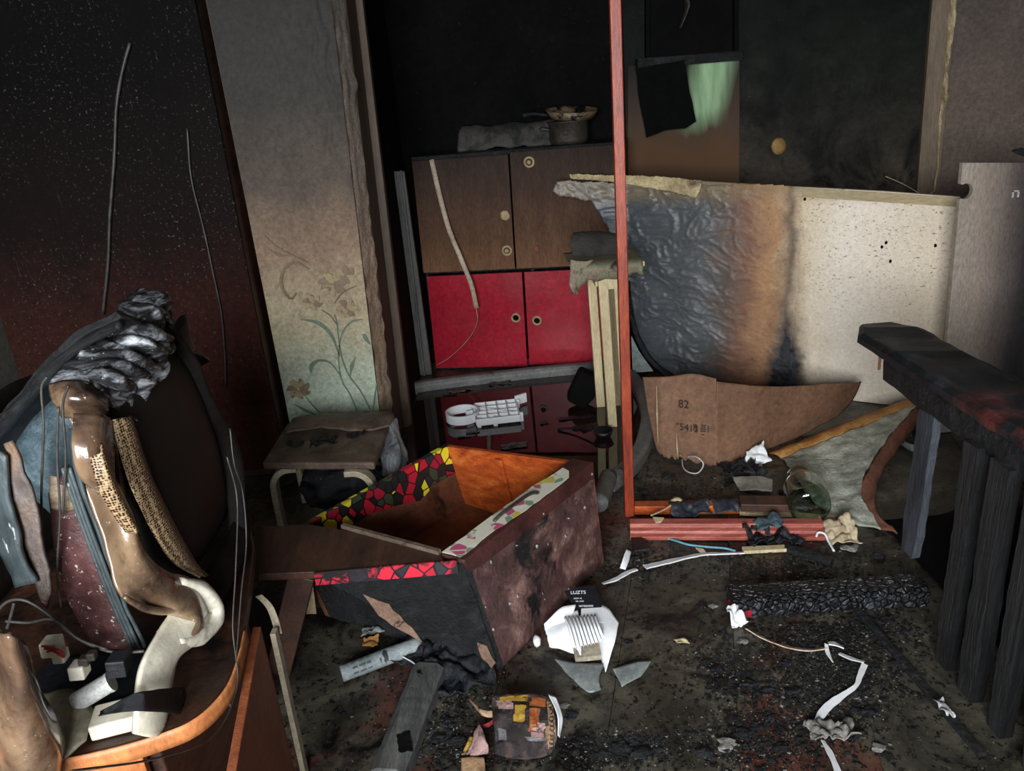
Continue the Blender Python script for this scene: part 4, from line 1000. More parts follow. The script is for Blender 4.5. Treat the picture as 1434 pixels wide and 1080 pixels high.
# crumpled charred crown along the top of the casing
cw = [[PX(72,548,-.80), PX(112,560,-.765), PX(150,575,-.735), PX(188,592,-.715)],
      [PX(88,520,-.79), PX(128,525,-.75), PX(172,535,-.715), PX(215,540,-.695)],
      [PX(112,490,-.78), PX(150,490,-.74), PX(190,495,-.70), PX(232,505,-.68)],
      [PX(140,460,-.77), PX(172,462,-.735), PX(205,465,-.70), PX(243,480,-.69)],
      [PX(165,432,-.77), PX(190,425,-.74), PX(215,430,-.715), PX(246,455,-.70)],
      [PX(172,440,-.82), PX(190,420,-.80), PX(215,416,-.79), PX(240,440,-.77)]]
obj('charred_crown', loft(cw, 60, 70, .017, 21, 4), M['charmelt'], T, solid=.012, smooth=True)
obj('crown_lump', blob(PX(205,428,-.745), .045, .05, .028, .35, 6, 3), M['charmelt'], T, smooth=True)
fo = []
for k, (xa, ya, xb, yb) in enumerate([(128,498,222,512),(122,512,208,522),(112,524,188,540),(150,478,232,490),(160,462,238,470)]):
    fo = [PX(xa, ya, -.755), PX((xa*2+xb)/3, (ya*2+yb)/3-5, -.715), PX((xa+2*xb)/3, (ya+2*yb)/3-2, -.685), PX(xb, yb+4, -.675)]
    obj('fold', tube(fo, [.008,.017,.02,.010], 10, 22, .7, .35), M['charmelt'], T, smooth=True)
# bronze shoulder and dripping near side of the casing
Ac = [(76,545,-.80),(98,600,-.775),(122,680,-.755),(148,770,-.735),(172,834,-.715),(206,852,-.70),(236,862,-.69),(222,884,-.69),(198,930,-.69),(190,990,-.69),(187,1028,-.695)]
Bc = [(150,552,-.745),(160,602,-.735),(172,680,-.725),(192,752,-.71),(222,796,-.695),(268,815,-.68),(302,850,-.665),(297,884,-.665),(252,914,-.675),(238,960,-.68),(233,1024,-.685)]
PA = [PX(*p) for p in Ac]; PB = [PX(*p) for p in Bc]
bl_ = [(.010,.000),(.012,.004),(.004,.012),(.002,.014),(.010,.016),(.024,.018),(.028,.018),(.022,.014),(.012,.012),(.010,.010),(.010,.010)]
MD = [(a_*.62+b_*.38)+V(k_[0],-k_[0]*1.1,0) for a_, b_, k_ in zip(PA, PB, bl_)]
M2 = [(a_*.25+b_*.75)+V(k_[1],-k_[1]*.8,0) for a_, b_, k_ in zip(PA, PB, bl_)]
obj('melted_casing', loft([q[:8] for q in (PA, MD, M2, PB)], 90, 24, .007, 11, 6), M['bronze'], T, solid=.008, smooth=True)
obj('melted_foot', loft([q[6:] for q in (PA, MD, M2, PB)], 40, 16, .002, 9, 6), M['whitemelt'], T, solid=.010, smooth=True)
obj('drip_curl', tube([PX(x, y, X_) for x, y, X_ in [(250,815,-.68),(280,826,-.665),(297,848,-.655),(296,872,-.655),(278,892,-.66),(246,902,-.67)]], [.012,.022,.026,.026,.022,.012], 14, 30, .8, .2), M['whitemelt'], T, smooth=True)
obj('drip_lip', tube([PX(x, y, X_) for x, y, X_ in [(174,836,-.70),(200,851,-.69),(228,856,-.68),(250,852,-.67),(258,858,-.67)]], [.004,.007,.008,.008,.005], 8, 24), M['bronze'], T, smooth=True)
obj('shoulder', loft([[PX(72,540,-.80), PX(95,535,-.77), PX(125,540,-.745), PX(150,552,-.73)], [PX(76,560,-.785), PX(100,556,-.75), PX(128,560,-.725), PX(148,575,-.72)], [PX(88,580,-.79), PX(108,582,-.76), PX(130,580,-.74), PX(146,590,-.73)]], 24, 14, .004, 12, 3), M['bronze'], T, solid=.012, smooth=True)
obj('inner_fold', loft([[PX(x, y, -.73) for x, y in [(104,580),(100,625),(112,665),(140,690)]], [PX(x, y, -.70) for x, y in [(136,580),(132,625),(138,660),(150,690)]], [PX(x, y, -.70) for x, y in [(152,585),(158,630),(160,670),(160,695)]]], 24, 12, .003), M['bronze'], T, solid=.006, smooth=True)
# perforated grille strips
ga = [PX(x, y, -.70) for x, y in [(156,588),(170,640),(192,700),(222,760),(250,795),(284,811)]]
gb = [PX(x, y, -.705) for x, y in [(183,582),(202,640),(226,700),(256,756),(274,788),(290,806)]]
obj('speaker_grille', loft([ga, [(p+q)/2+V(.012,0,0) for p, q in zip(ga, gb)], gb], 40, 10, .002), M['grille'], T, solid=.004, smooth=True)
ga = [PX(x, y, -.69) for x, y in [(126,640),(134,670),(152,710),(176,745)]]
gb = [PX(x, y, -.68) for x, y in [(142,620),(158,665),(176,705),(192,742)]]
obj('speaker_grille', loft([ga, [(p+q)/2+V(.014,-.01,0) for p, q in zip(ga, gb)], gb], 30, 10, .002), M['grille'], T, solid=.004, smooth=True)
# open housing: roof arc, tube funnel, neck
ra_ = [PY(x, y, 1.36) for x, y in [(-40,640),(0,585),(30,548),(62,512),(105,472),(166,438)]]
obj('housing', loft([ra_, [p+V(-.01,.14,-.07) for p in ra_], [p+V(-.02,.40,-.22) for p in ra_]], 40, 14, .008, 11, 3), M['char'], T, solid=.010, smooth=True)
obj('housing_lip', tube([p+V(0,-.004,-.02) for p in ra_], [.022,.03,.03,.028,.022,.02], 8, 40, .4, .4), M['char'], T, smooth=True)
obj('back_shell', loft([[V(-1.22,1.34,.52), V(-1.22,1.6,.52), V(-1.22,1.85,.52)], [V(-1.24,1.34,.75), V(-1.25,1.6,.75), V(-1.24,1.85,.75)], [V(-1.10,1.36,.98), V(-1.10,1.6,1.0), V(-1.10,1.85,.98)]], 16, 14, .006), M['tvdark'], T, solid=.01, smooth=True)
obj('far_shell', plate([V(-.76,1.80,.52), V(-1.2,1.80,.52), V(-1.2,1.80,.85), V(-.78,1.80,.96)], (0,.012,0)), M['tvdark'], T)
obj('picture_tube', lathe([(.25,0),(.25,.04),(.215,.10),(.15,.20),(.085,.28),(.04,.33),(.03,.42)], V(-.755,1.54,.86), (-1,0,.05), 40, False), M['crt'], T, smooth=True, solid=.006)
# side panel, rails, slate strip
spn = [[PY(x, y, 1.235) for x, y in [(70,690),(76,760),(96,840),(132,905)]], [PY(x, y, 1.225) for x, y in [(84,670),(105,750),(135,835),(170,908)]], [PY(x, y, 1.23) for x, y in [(96,650),(128,740),(162,825),(198,908)]]]
obj('side_panel', loft(spn, 30, 14, .002), M['maroon'], T, solid=.006, smooth=True)
sl = [[PY(x, y, 1.225) for x, y in [(97,600),(106,660),(138,750),(172,840),(203,908)]], [PY(x, y, 1.215) for x, y in [(104,600),(115,670),(142,755),(172,838),(200,900)]]]
obj('side_strip', loft(sl, 30, 8, .003), M['slate'], T, solid=.006, smooth=True)
for off in (-5, 0, 5):
    obj('side_rail', tube([PY(x+off, y, 1.215) for x, y in [(92,655),(120,735),(154,825),(190,908)]], .0035, 6, 30), M['slate'], T, smooth=True)
obj('warning_label', loft([[PY(x, y, 1.225) for x, y in [(70,665),(88,670),(104,672)]], [PY(x, y, 1.22) for x, y in [(70,690),(90,698),(110,702)]], [PY(x, y, 1.222) for x, y in [(72,712),(92,718),(112,716)]]], 12, 10, .002), mat('crumpled_label', [(.3, (84,70,56)), (.7, (146,126,102))], 14, stretch=(1,1,4), rough=.5), T, solid=.002, smooth=True)
for pts in ([(66,528),(58,545),(61,600),(58,700),(62,800),(68,840)], [(82,570),(80,640),(84,720),(80,800),(86,850)], [(96,540),(88,570),(92,640),(88,720)]):
    obj('wire', tube([PY(x, y, 1.205) for x, y in pts], .002, 6, 36), M['wire'], T, smooth=True)
for pts in ([(-10,862),(12,842),(38,842),(70,862),(95,885),(130,905),(165,914),(202,912)], [(8,870),(40,872),(75,868),(110,895),(150,910)], [(20,845),(14,868),(10,880)]):
    obj('wire', tube([PY(x, y, 1.16) for x, y in pts], .003, 6, 40), M['wire'], T, smooth=True)
sh1 = [[PY(x, y, 1.17) for x, y in [(-12,625),(-10,700),(0,770),(25,825)]], [PY(x, y, 1.16) for x, y in [(8,640),(16,705),(30,765),(52,815)]]]
obj('casing_shard', loft(sh1, 24, 6, .006, 16, 1), M['slate'], T, solid=.007, smooth=True)
sh2 = [[PY(x, y, 1.18) for x, y in [(6,622),(14,660),(26,710),(40,790),(68,850)]], [PY(x, y, 1.17) for x, y in [(18,614),(34,660),(48,705),(60,770),(74,830)]]]
obj('casing_shard', loft(sh2, 24, 8, .008, 16, 5), mat('scorched_slate_brown', [(.3, (62,50,46)), (.55, (104,92,86)), (.75, (150,118,88))], 8, rough=.35, bump=.4, soot=(6,.56,.66,(56,22,20))), T, solid=.007, smooth=True)
obj('circuit_board', plate([V(-.98,1.10,.512), V(-.76,1.12,.512), V(-.76,1.30,.512), V(-.98,1.30,.512)], (0,0,.004)), M['blackplastic'], T)
for px, py, s, m in [(72,905,.03,'whitemelt'),(84,918,.022,'whitemelt'),(110,938,.028,'whitemelt'),(128,918,.016,'darkmetal'),(118,925,.018,'darkmetal'),(166,930,.035,'blackplastic')]:
    c = PY(px, py, 1.14)
    obj('component', box(c-V(s/2,s/2,s*.5), (s,0,0), (0,s,0), (s*.1,0,s)), M[m], T, bevel=.003)
for k in range(3):
    obj('red_wire', tube([PY(58+k*4,905+k*4,1.12), PY(75,908+k*2,1.12), PY(90,915+k*3,1.125)], .002, 6, 14), mat('red_wire', [(.3,(150,30,40)),(.7,(180,50,56))], 9, bump=0), T, smooth=True)
o = obj('tape', loft([[PX(x, y, X_) for x, y, X_ in [(138,1003,-.74),(185,996,-.66),(220,998,-.645),(262,1000,-.655)]], [PX(x, y, X_) for x, y, X_ in [(140,1004,-.74),(186,986,-.66),(218,978,-.648),(262,978,-.66)]], [PX(x, y, X_) for x, y, X_ in [(141,997,-.74),(186,972,-.663),(218,966,-.65),(258,962,-.66)]]], 24, 8, .002), M['blackfilm'], T, solid=.002, smooth=True)
ZMIN[0] = .001
# pieces in front of the television
o = obj('melted_sheet', loft([[PY(x, y, 1.0) for x, y in [(-30,880),(-30,950),(-30,1030),(-30,1110)]], [PY(x, y, .95) for x, y in [(8,885),(15,950),(25,1030),(25,1110)]], [PY(x, y, .98) for x, y in [(28,900),(48,965),(68,1030),(72,1110)]], [PY(x, y, 1.03) for x, y in [(34,910),(60,975),(82,1040),(84,1110)]]], 30, 24, .010, 9, 7), M['bronze'], base=V(-.85, .95, .45), smooth=True, solid=.008)
props(o, 'glossy melted bronze plastic sheet slumped at the bottom left corner', 'plastic sheet')
c = [G(62,972,.53), G(100,968,.54), G(112,990,.53), G(142,1000,.52), G(120,1040,.515), G(82,1058,.515), G(72,1010,.52)]
o = obj('plastic_fragment', loft([[c[0], c[1], c[3]], [c[0]*.5+c[6]*.5+V(0,0,.02), c[6]*.4+c[2]*.6+V(0,0,.03), c[3]*.6+c[4]*.4+V(0,0,.01)], [c[6], c[5], c[4]]], 16, 14, .008, 18, 3), mat('khaki_plastic', [(.3, (112,106,88)), (.7, (156,148,126))], 8, rough=.35), base=c[0], solid=.005, smooth=True)
props(o, 'khaki broken plastic fragment beside the slumped bronze sheet', 'fragment')
ta, tb = G(105,985,.545), G(150,958,.565)
o = obj('capacitor', lathe([(.005,0),(.017,0),(.018,.004),(.018,.06),(.017,.063),(.019,.064),(.019,.07),(.005,.07)], ta, tb-ta, 24), M['zinc'], base=ta, smooth=False)
props(o, 'white cylindrical capacitor lying before the television', 'capacitor')
o = obj('white_offcut', box(G(128,1040,.503), (.08,.02,0), (-.015,.06,0), (0,0,.03)), M['whitemelt'], base=G(128,1040,.503), bevel=.004)
props(o, 'pale plastic offcut lying on the stand behind the khaki fragment', 'offcut')
for lab_, pts, X_ in [('thin wire hanging from the television over the side of the stand', [(322,600),(328,650),(340,690),(345,760),(338,830),(330,930),(322,990)], -.60),
                      ('second thin wire looping down beside the dark television screen', [(318,640),(332,700),(330,800),(326,880),(332,960),(300,1030),(220,1062),(100,1080)], -.585)]:
    g = [PX(x, y, X_) for x, y in pts]
    o = obj('cable', tube(g, .0016, 6, 60), M['wire'], base=g[0], smooth=True); props(o, lab_, 'cable')

# ================================================================ things in the water
M['wetblack'] = M['blackfilm']
c0 = G(690, 592, .012); ux = (G(730,575,.03)-G(640,585,.03)); ux.z = 0; ux.normalize(); uy = V(-ux.y, ux.x, 0)
T = thing('plastic_lattice', 'white plastic lattice with a round ring standing in the water', 'lattice', V(c0.x, c0.y, .0))
zb, hh = .022, .035
rc = G(648, 582, .04); rc.z = zb
rr_ = .085
obj('ring', lathe([(rr_,0),(rr_,hh+.01),(rr_-.008,hh+.01),(rr_-.008,0)], rc, (0,0,1), 40, False), M['wet_white'], T, smooth=False)
og = G(668, 592, .04); og.z = zb
def lat(a, b, w_=.008, h=hh): obj('bar', beam(og+ux*a[0]+uy*a[1], og+ux*b[0]+uy*b[1], w_, h), M['wet_white'], T, bevel=.0015)
Lx, Ly = .21, .22
for v in (0, .05, .10, .16, .22): lat((0,v),(Lx,v))
for u in (0, .055, .11, .16, .21): lat((u,0),(u,Ly))
lat((.02,.16),(.19,.05), .007); lat((-.02,.20),(.0,.0), .007); lat((.21,.22),(.27,.25), .012, .05); lat((-.05,.12),(.0,.14), .01)
for u, v in ((.0,0),(.08,0),(.21,.02),(.21,.2)):
    obj('foot', box(og+ux*u+uy*v+V(0,0,-.015), ux*.02, uy*.02, V(0,0,.05)), M['wet_white'], T, bevel=.002)
bgc = G(815, 566, .012)
o = obj('black_bag', join(plate([PY(792,562,3.62), PY(812,519,3.66), PY(838,531,3.66), PY(836,556,3.62), PY(818,576,3.58)], (.01,.10,0))), M['blackcloth'], base=bgc, bevel=.02)
props(o, 'black cloth pouch half sunk in the water beside the cream table leg', 'pouch')
lc = G(845, 612, .012)
T = thing('ladle', 'black plastic ladle floating beside the foot of the cream table', 'ladle', lc)
obj('bowl', lathe([(.004,.0),(.03,.004),(.045,.03),(.048,.03),(.034,0),(.004,-.004)], lc+V(0,0,.006), (0,0,1), 24, False), M['blackplastic'], T, smooth=True)
obj('handle', tube([lc+V(-.04,.0,.035), lc+V(-.12,.08,.02), lc+V(-.2,.12,.006)], [.008,.006,.01], 8, 12, .6), M['blackplastic'], T, smooth=True)
fl_ = [(640,548,.05,.02),(655,545,.03,.02),(700,537,.06,.008),(762,592,.02,.02),(805,585,.08,.02),(820,598,.06,.03),(650,612,.03,.01),(662,606,.03,.01),(720,625,.06,.03),(630,553,.04,.01)]
for k, (x, y, a, b) in enumerate(fl_):
    c = G(x, y, .014); pale = k in (0, 1, 2)
    o = obj('floating_flake', crumple(c, V(a,b*.2,0), V(0,b,0), .012 if pale else .004, 10, 8, 25, k*3+1, .0125), M['stooltop'] if pale else M['blackfilm'], base=c, smooth=True, solid=.0015)
    props(o, ('curled brown scrap floating behind the white lattice' if k in (0,1,9) else 'pale sliver floating near the grey rim' if k == 2 else 'black flake floating on the water around the lattice'), 'flake', 'flakes floating on the water'); o['px'] = x

# ================================================================ floor debris
def lie(name, label, cat, geo, m, px, py, **k):
    o = obj(name, geo, m, base=G(px, py), **k); props(o, label, cat); return o
def strip(pts, wd, z=.006, seg=40, h=.0, seed=0):
    c = cr([G(x, y, zz) for x, y, zz in [(p[0], p[1], p[2] if len(p) > 2 else z) for p in pts]], seg); L, R = [], []
    for i, p in enumerate(c):
        t_ = (c[min(i+1,seg)]-c[max(i-1,0)]); t_.z = 0; t_.normalize(); s = V(-t_.y, t_.x, 0)*(lerpf(wd, i/seg)/2*(1+.25*noise.noise(p*40+V(seed,0,0))))
        L.append(p+s); R.append(p-s+V(0,0,h))
    return L+R, [(i, i+1, seg+2+i, seg+1+i) for i in range(seg)]
# big burnt beam across
ba_, bb_ = G(1022,852), G(1290,836)
def charbeam(a, b, wd, ht, seed, n=60, amp=.007, fr=45):
    a, b = Vector(a), Vector(b); t_ = (b-a).normalized(); s = V(-t_.y, t_.x, 0); vs, fs = [], []
    prof = [(-.5,0),(-.5,.8),(-.3,1),(.3,1),(.5,.7),(.5,0)]
    for i in range(n+1):
        for (x, z) in prof:
            p = a+(b-a)*(i/n)+s*(x*wd)+V(0,0,max(.001, z*ht))
            q = noise.noise_vector(p*fr+V(seed,0,0))*amp; q.z = abs(q.z)*(1 if z else 0)
            vs.append(p+q)
    k = len(prof)
    for i in range(n):
        for j in range(k): fs.append((i*k+j, i*k+(j+1) % k, (i+1)*k+(j+1) % k, (i+1)*k+j))
    return vs, fs+[tuple(range(k)), tuple(range(n*k, n*k+k))]
T = thing('charred_log', 'thick cracked charred beam lying across the floor left of the bed end', 'beam', ba_)
obj('beam', charbeam(ba_, bb_, .10, .06, 3, 90, .008, 60), M['alligator'], T)
obj('red_end', box(ba_+V(-.006,-.052,.004), (.004,0,0), (0,.05,0), (0,0,.03)), mat('red_painted_end', [(.3,(130,20,34)),(.7,(168,34,48))], 10), T)
obj('red_patch', crumple(ba_+V(.025,-.058,.018), V(.022,0,0), V(0,-.002,.012), .003, 8, 6, 30, 4), bpy.data.materials['red_painted_end'], T, solid=.003)
# grey beam bottom centre
ga_, gb_ = G(603,948), G(545,1100)
T = thing('grey_beam', 'grey weathered beam with a burnt hole lying at the bottom centre', 'beam', ga_)
obj('beam', charbeam(ga_, gb_, .085, .05, 9, 60, .003, 20), mat('grey_weathered_wood', [(.3,(58,58,58)),(.55,(92,92,90)),(.8,(120,118,112))], 9, stretch=(3,.5,2), rough=.55, bump=.4, soot=(5,.62,.68,(20,19,18))), T)
obj('burnt_hole', crumple(G(566,1040,.053), V(.016,.004,0), V(-.006,.03,0), .003, 8, 8, 30, 2, .05), M['black'], T)
# rolled newspaper
na, nb = G(478,944,.026), G(588,902,.026)
T = thing('rolled_newspaper', 'rolled wet newspaper lying left of the drawer corner', 'newspaper', V(na.x, na.y, 0))
obj('roll', tube([na, (na+nb)/2, nb], [.024,.026,.024], 16, 14, .9, .06), mat('newsprint', [(.3,(128,138,140)),(.7,(176,184,184))], 9, rough=.6, soot=(14,.58,.62,(46,50,52))), T, smooth=True)
nd_ = (nb-na).normalized(); nu_ = V(0,-.35,1); nu_ = (nu_-nd_*nu_.dot(nd_)).normalized(); nn_ = nd_.cross(nu_)
if nn_.y > 0: nn_ = -nn_
for k in range(3):
    q = math.radians(25+k*32); n3 = nn_*math.cos(q)+nu_*math.sin(q); u3 = -nn_*math.sin(q)+nu_*math.cos(q)
    obj('print', text_geo('ııııı ıııııı ıııı', na+nd_*.03+n3*.0285, nd_, u3, .014, 0), M['ink'], T)
# white papers / opened box
T = thing('white_booklet', 'white folded booklet with black printed flap by the drawer corner', 'booklet', G(815, 900))
pg = [G(790,850,.03), G(830,848,.05), G(850,860,.03)]
obj('page', loft([[G(764,878,.05), G(785,862,.06), G(812,854,.062)], [G(766,895,.03), G(786,888,.045), G(814,884,.048)], [G(768,905,.008), G(788,912,.012), G(812,918,.02)]], 24, 20, .007, 22, 2), M['whitepaper'], T, solid=.0015, smooth=True)
for k in range(9):
    x = 790+k*5.2
    q = [G(x, 866-k*.4, .066), G(x+5, 878, .074), G(x+9, 893-k*.5, .058), G(x+13, 909-k*1.2, .03)]
    obj('page', loft([q, [p+V(.004,0,.006) for p in q], [p+V(.009,.0,-.003) for p in q]], 14, 4), M['whitepaper'], T, solid=.001, smooth=True)
obj('inner_block', plate([G(800,902,.012), G(846,896,.012), G(842,924,.004), G(806,928,.004)], (0,0,.016)), mat('cream_block', [(.3,(132,122,104)),(.7,(176,166,146))], 9), T)
obj('inner_panel', plate([G(814,853,.064), G(848,851,.064), G(846,872,.06), G(813,874,.06)], (0,0,.0015)), M['wet_white'], T)
obj('leaf', loft([[G(836,846,.06), G(852,852,.07), G(866,872,.06)], [G(838,880,.04), G(848,890,.055), G(862,895,.05)], [G(838,910,.006), G(842,925,.01), G(848,942,.004)]], 16, 14, .002, 20, 6), M['whitepaper'], T, solid=.0015, smooth=True)
obj('cover', loft([[G(762,874,.06), G(785,852,.08), G(806,846,.08)], [G(765,890,.03), G(785,878,.05), G(800,870,.05)]], 14, 6, .003, 20, 8), M['whitepaper'], T, solid=.0015, smooth=True)
kb = [G(790,828,.085), G(832,820,.09), G(850,852,.062), G(806,853,.062)]
fl2 = obj('black_flap', loft([[kb[0], (kb[0]+kb[1])/2+V(0,0,.004), kb[1]], [kb[3], (kb[3]+kb[2])/2+V(0,0,.003), kb[2]]], 12, 8), M['blackplastic'], T, solid=.0015)
kx = (kb[2]-kb[3]).normalized(); ky = (kb[0]-kb[3]); ky = (ky-kx*ky.dot(kx)).normalized(); kn = kx.cross(ky)
if kn.z < 0: kn = -kn
for (s, f, sz) in [('LUZTS', .78, .016), ('ııııııı ııı', .5, .010), ('ıııı ıııııı', .34, .010), ('wrasseo', .06, .013)]:
    obj('lettering', text_geo(s, kb[3]+(kb[0]-kb[3])*f+kx*.012+kn*.004, kx, ky, sz, .0), M['whitepaper'], fl2)
# triangle papers
lie('wet_paper', 'wet grey triangular paper in front of the white booklet', 'paper', loft([[G(776,922,.02), G(800,928,.014), G(845,930,.01)], [G(790,940,.008), G(815,948,.012), G(838,952,.008)], [G(812,962,.005), G(825,970,.006), G(842,965,.005)]], 18, 14, .004, 18, 2), M['greypaper'], 815, 950, solid=.0015, smooth=True)
lie('wet_paper', 'small grey paper triangle right of the booklet', 'paper', loft([[G(858,936,.012), G(885,928,.014), G(912,925,.02)], [G(864,948,.008), G(885,944,.01), G(905,938,.01)], [G(870,962,.005), G(884,954,.006), G(898,948,.006)]], 14, 10, .003, 18, 5), M['greypaper'], 885, 945, solid=.0015, smooth=True)
# glossy wrapper
wr = mat('glossy_dark_print', [(.3, (16,15,17)), (.5, (44,36,36)), (.62, (84,66,62)), (.75, (40,34,34))], 14, rough=.16, bump=.5, dist=.8)
def pr(n, c1, c2): return mat('print_'+n, [(.3, c1), (.7, c2)], 22, rough=.2, bump=.3, dist=1, soot=(16,.56,.64,(44,34,32)))
P_y, P_o, P_p, P_t, P_r, P_g = pr('yellow',(150,112,40),(196,160,66)), pr('orange',(130,66,36),(186,110,60)), pr('pink',(140,104,100),(190,158,152)), pr('tan',(140,108,80),(186,152,118)), pr('red',(150,44,48),(190,70,70)), pr('grey',(96,94,96),(150,150,154))
mrows = [[G(688,976,.075), G(712,972,.085), G(735,970,.09), G(756,972,.088), G(774,978,.08)], [G(690,1005,.055), G(712,1008,.062), G(735,1010,.068), G(757,1012,.064), G(779,1012,.055)],
         [G(692,1032,.03), G(714,1036,.038), G(735,1038,.045), G(757,1038,.040), G(780,1036,.03)], [G(692,1056,.008), G(714,1062,.012), G(735,1064,.016), G(757,1062,.014), G(774,1056,.008)]]
def msurf(u, v, l=0.0):
    rw = [cr(r_, 40)[round(u*40)] for r_ in mrows]
    p = cr(rw, 40)[round(v*40)]
    return p+V(0, -.35, .94)*(l+.006*noise.noise(p*40)+.003*noise.noise(p*90))
T = thing('glossy_magazine', 'crumpled glossy colour magazine curled open at the bottom centre', 'magazine', G(730, 1040))
obj('page', grid(lambda u, v: msurf(u, v), 30, 30), wr, T, solid=.002, smooth=True)
def patch(u0, u1, v0, v1, m, sh=0.0):
    obj('printed_panel', grid(lambda u, v: msurf(min(1, max(0, u0+(u1-u0)*u+sh*v)), v0+(v1-v0)*v, .0022), 10, 10), m, T, smooth=True)
patch(.12,.55,.03,.09,P_y); patch(.06,.3,.08,.2,P_p,.04); patch(.36,.52,.16,.36,P_y,-.04); patch(.58,.84,.06,.15,P_o); patch(.58,.74,.18,.5,P_o,-.02); patch(.62,.82,.34,.62,P_p,-.02); patch(.88,.97,.08,.85,P_t); patch(.82,.87,.4,.75,P_t); patch(.5,.8,.6,.68,P_g,.05); patch(.08,.2,.5,.7,P_g)
for k in range(9): obj('ornament', lathe([(.0045,0),(.007,0),(.007,.0012),(.0045,.0012)], msurf(.925, .12+k*.085, .0035), (0,-.35,.94), 10, False), wr, T)
obj('page', loft([[G(656,978,.05), G(672,992,.06), G(696,996,.05)], [G(662,986,.035), G(676,1002,.05), G(694,1004,.04)]], 16, 8, .004, 22, 9), P_t, T, solid=.002, smooth=True)
obj('page', loft([[G(672,1016,.03), G(684,1012,.036), G(694,1004,.03)], [G(676,1020,.02), G(686,1017,.024), G(694,1010,.02)]], 10, 5, .002, 22, 3), P_r, T, solid=.002, smooth=True)
obj('page', loft([[G(672,1014,.05), G(664,1030,.045), G(652,1054,.02)], [G(678,1026,.05), G(674,1040,.05), G(668,1058,.024)], [G(678,1036,.04), G(682,1046,.04), G(684,1056,.012)]], 18, 12, .005, 26, 9), P_p, T, solid=.002, smooth=True)
obj('page', loft([[G(658,1030,.03), G(652,1045,.02), G(646,1058,.008)], [G(664,1032,.03), G(660,1046,.022), G(656,1058,.010)]], 10, 4, .002), P_y, T, solid=.002, smooth=True)
obj('page', loft([[G(645,1062,.012), G(665,1060,.02), G(676,1060,.016)], [G(645,1078,.008), G(665,1074,.014), G(680,1078,.01)], [G(643,1095,.006), G(670,1092,.010), G(690,1096,.01)]], 14, 10, .005, 20, 2), P_t, T, solid=.002, smooth=True)
obj('curled_edge', loft([[G(768,972,.09), G(780,1000,.08), G(781,1030,.05)], [G(779,976,.085), G(788,1005,.065), G(783,1034,.03)]], 16, 6, .002), M['whitepaper'], T, solid=.0015, smooth=True)
# black sheets under the drawer
lie('black_film', 'crumpled black shiny film on the floor below the drawer corner', 'film', crumple(G(640,935,.008), V(.10,.02,0), V(.0,.10,.02), .045, 36, 30, 20, 3), M['blackfilm'], 640, 935, smooth=True, solid=.002)
lie('black_film', 'black film heap beside the grey beam end', 'film', crumple(G(585,915,.008), V(.06,.0,0), V(.02,.05,.0), .03, 26, 22, 22, 8), M['blackfilm'], 585, 915, smooth=True, solid=.002)
lie('crumpled_foil', 'crumpled grey scrap at the end of the rolled newspaper', 'scrap', crumple(G(525,888,.008), V(.035,.0,0), V(.0,.03,.0), .035, 14, 12, 22, 4), M['greypaper'], 525, 888, smooth=True, solid=.002)
lie('orange_peel', 'small orange-brown scrap beside the newspaper roll', 'scrap', crumple(G(520,902,.006), V(.022,.0,0), V(.0,.02,.0), .02, 10, 10, 25, 7), M['fibreo'], 520, 902, smooth=True, solid=.002)
lie('thin_wire', 'thin pale wire curling out beside the black film', 'wire', tube([G(x, y, .03) for x, y in [(564,920),(578,928),(590,938),(600,944)]], .0018, 6, 20), M['whitepaper'], 580, 930)
# white cable, blue wire, pale stick
lie('white_cable', 'white flat cable lying across the floor in front of the pink rail', 'cable', strip([(903,795),(925,790),(955,783),(985,777),(1010,776),(1042,775)], [.03,.026,.02,.02,.016,.014], .010, 40, .004, 2), M['whitepaper'], 960, 783, solid=.004)
lie('white_cable', 'short white cable piece beside the drawer, left of the long one', 'cable', strip([(844,818),(862,812),(880,802),(892,798)], [.012,.018,.016,.014], .008, 24, .003, 5), M['whitepaper'], 870, 808, solid=.004)
lie('paper_scrap', 'pale paper scrap at the foot of the drawer', 'paper', loft([[G(868,796,.01), G(872,782,.03), G(878,770,.04)], [G(876,798,.006), G(880,786,.015), G(884,772,.02)]], 10, 6, .003, 20, 3), M['whitepaper'], 872, 790, solid=.0015, smooth=True)
lie('blue_wire', 'thin light blue wire on the floor below the pink rail', 'wire', tube([G(x, y, .008) for x, y in [(924,751),(945,757),(965,763),(990,766),(1015,768),(1030,772)]], .004, 6, 40), mat('blue_plastic', [(.3,(70,140,160)),(.7,(110,178,194))], 10, bump=0), 950, 760, smooth=True)
lie('pale_stick', 'flat pale wooden stick with burnt tip by the white cable', 'stick', beam(G(1040,773,.004), G(1100,770,.004), .03, .012), M['cream'], 1070, 772, bevel=.002)
lie('burnt_stick', 'burnt stick continuing from the pale one', 'stick', charbeam(G(1100,770), G(1165,790), .03, .02, 4, 20), M['char'], 1130, 780)
lie('wood_chip', 'small tan chip between the blue wire and the white cable', 'chip', plate([G(974,768,.01), G(985,770,.008), G(992,779,.006), G(982,776,.006)], (0,0,.004)), M['cream'], 980, 773)
lie('paper_ball', 'crumpled cream paper ball at the end of the pink rail', 'paper', crumple(G(1175,748,.012), V(.05,.0,0), V(.0,.05,.02), .045, 20, 18, 20, 6), mat('cream_paper', [(.3,(170,150,120)),(.7,(214,196,164))], 9, rough=.7), 1175, 748, smooth=True, solid=.003)
lie('white_hook', 'small white bent clip near the cream paper ball', 'clip', tube([G(x, y, z) for x, y, z in [(1143,752,.02),(1146,746,.03),(1155,748,.03),(1160,758,.015),(1168,772,.008)]], .004, 6, 24), M['wet_white'], 1155, 755, smooth=True)
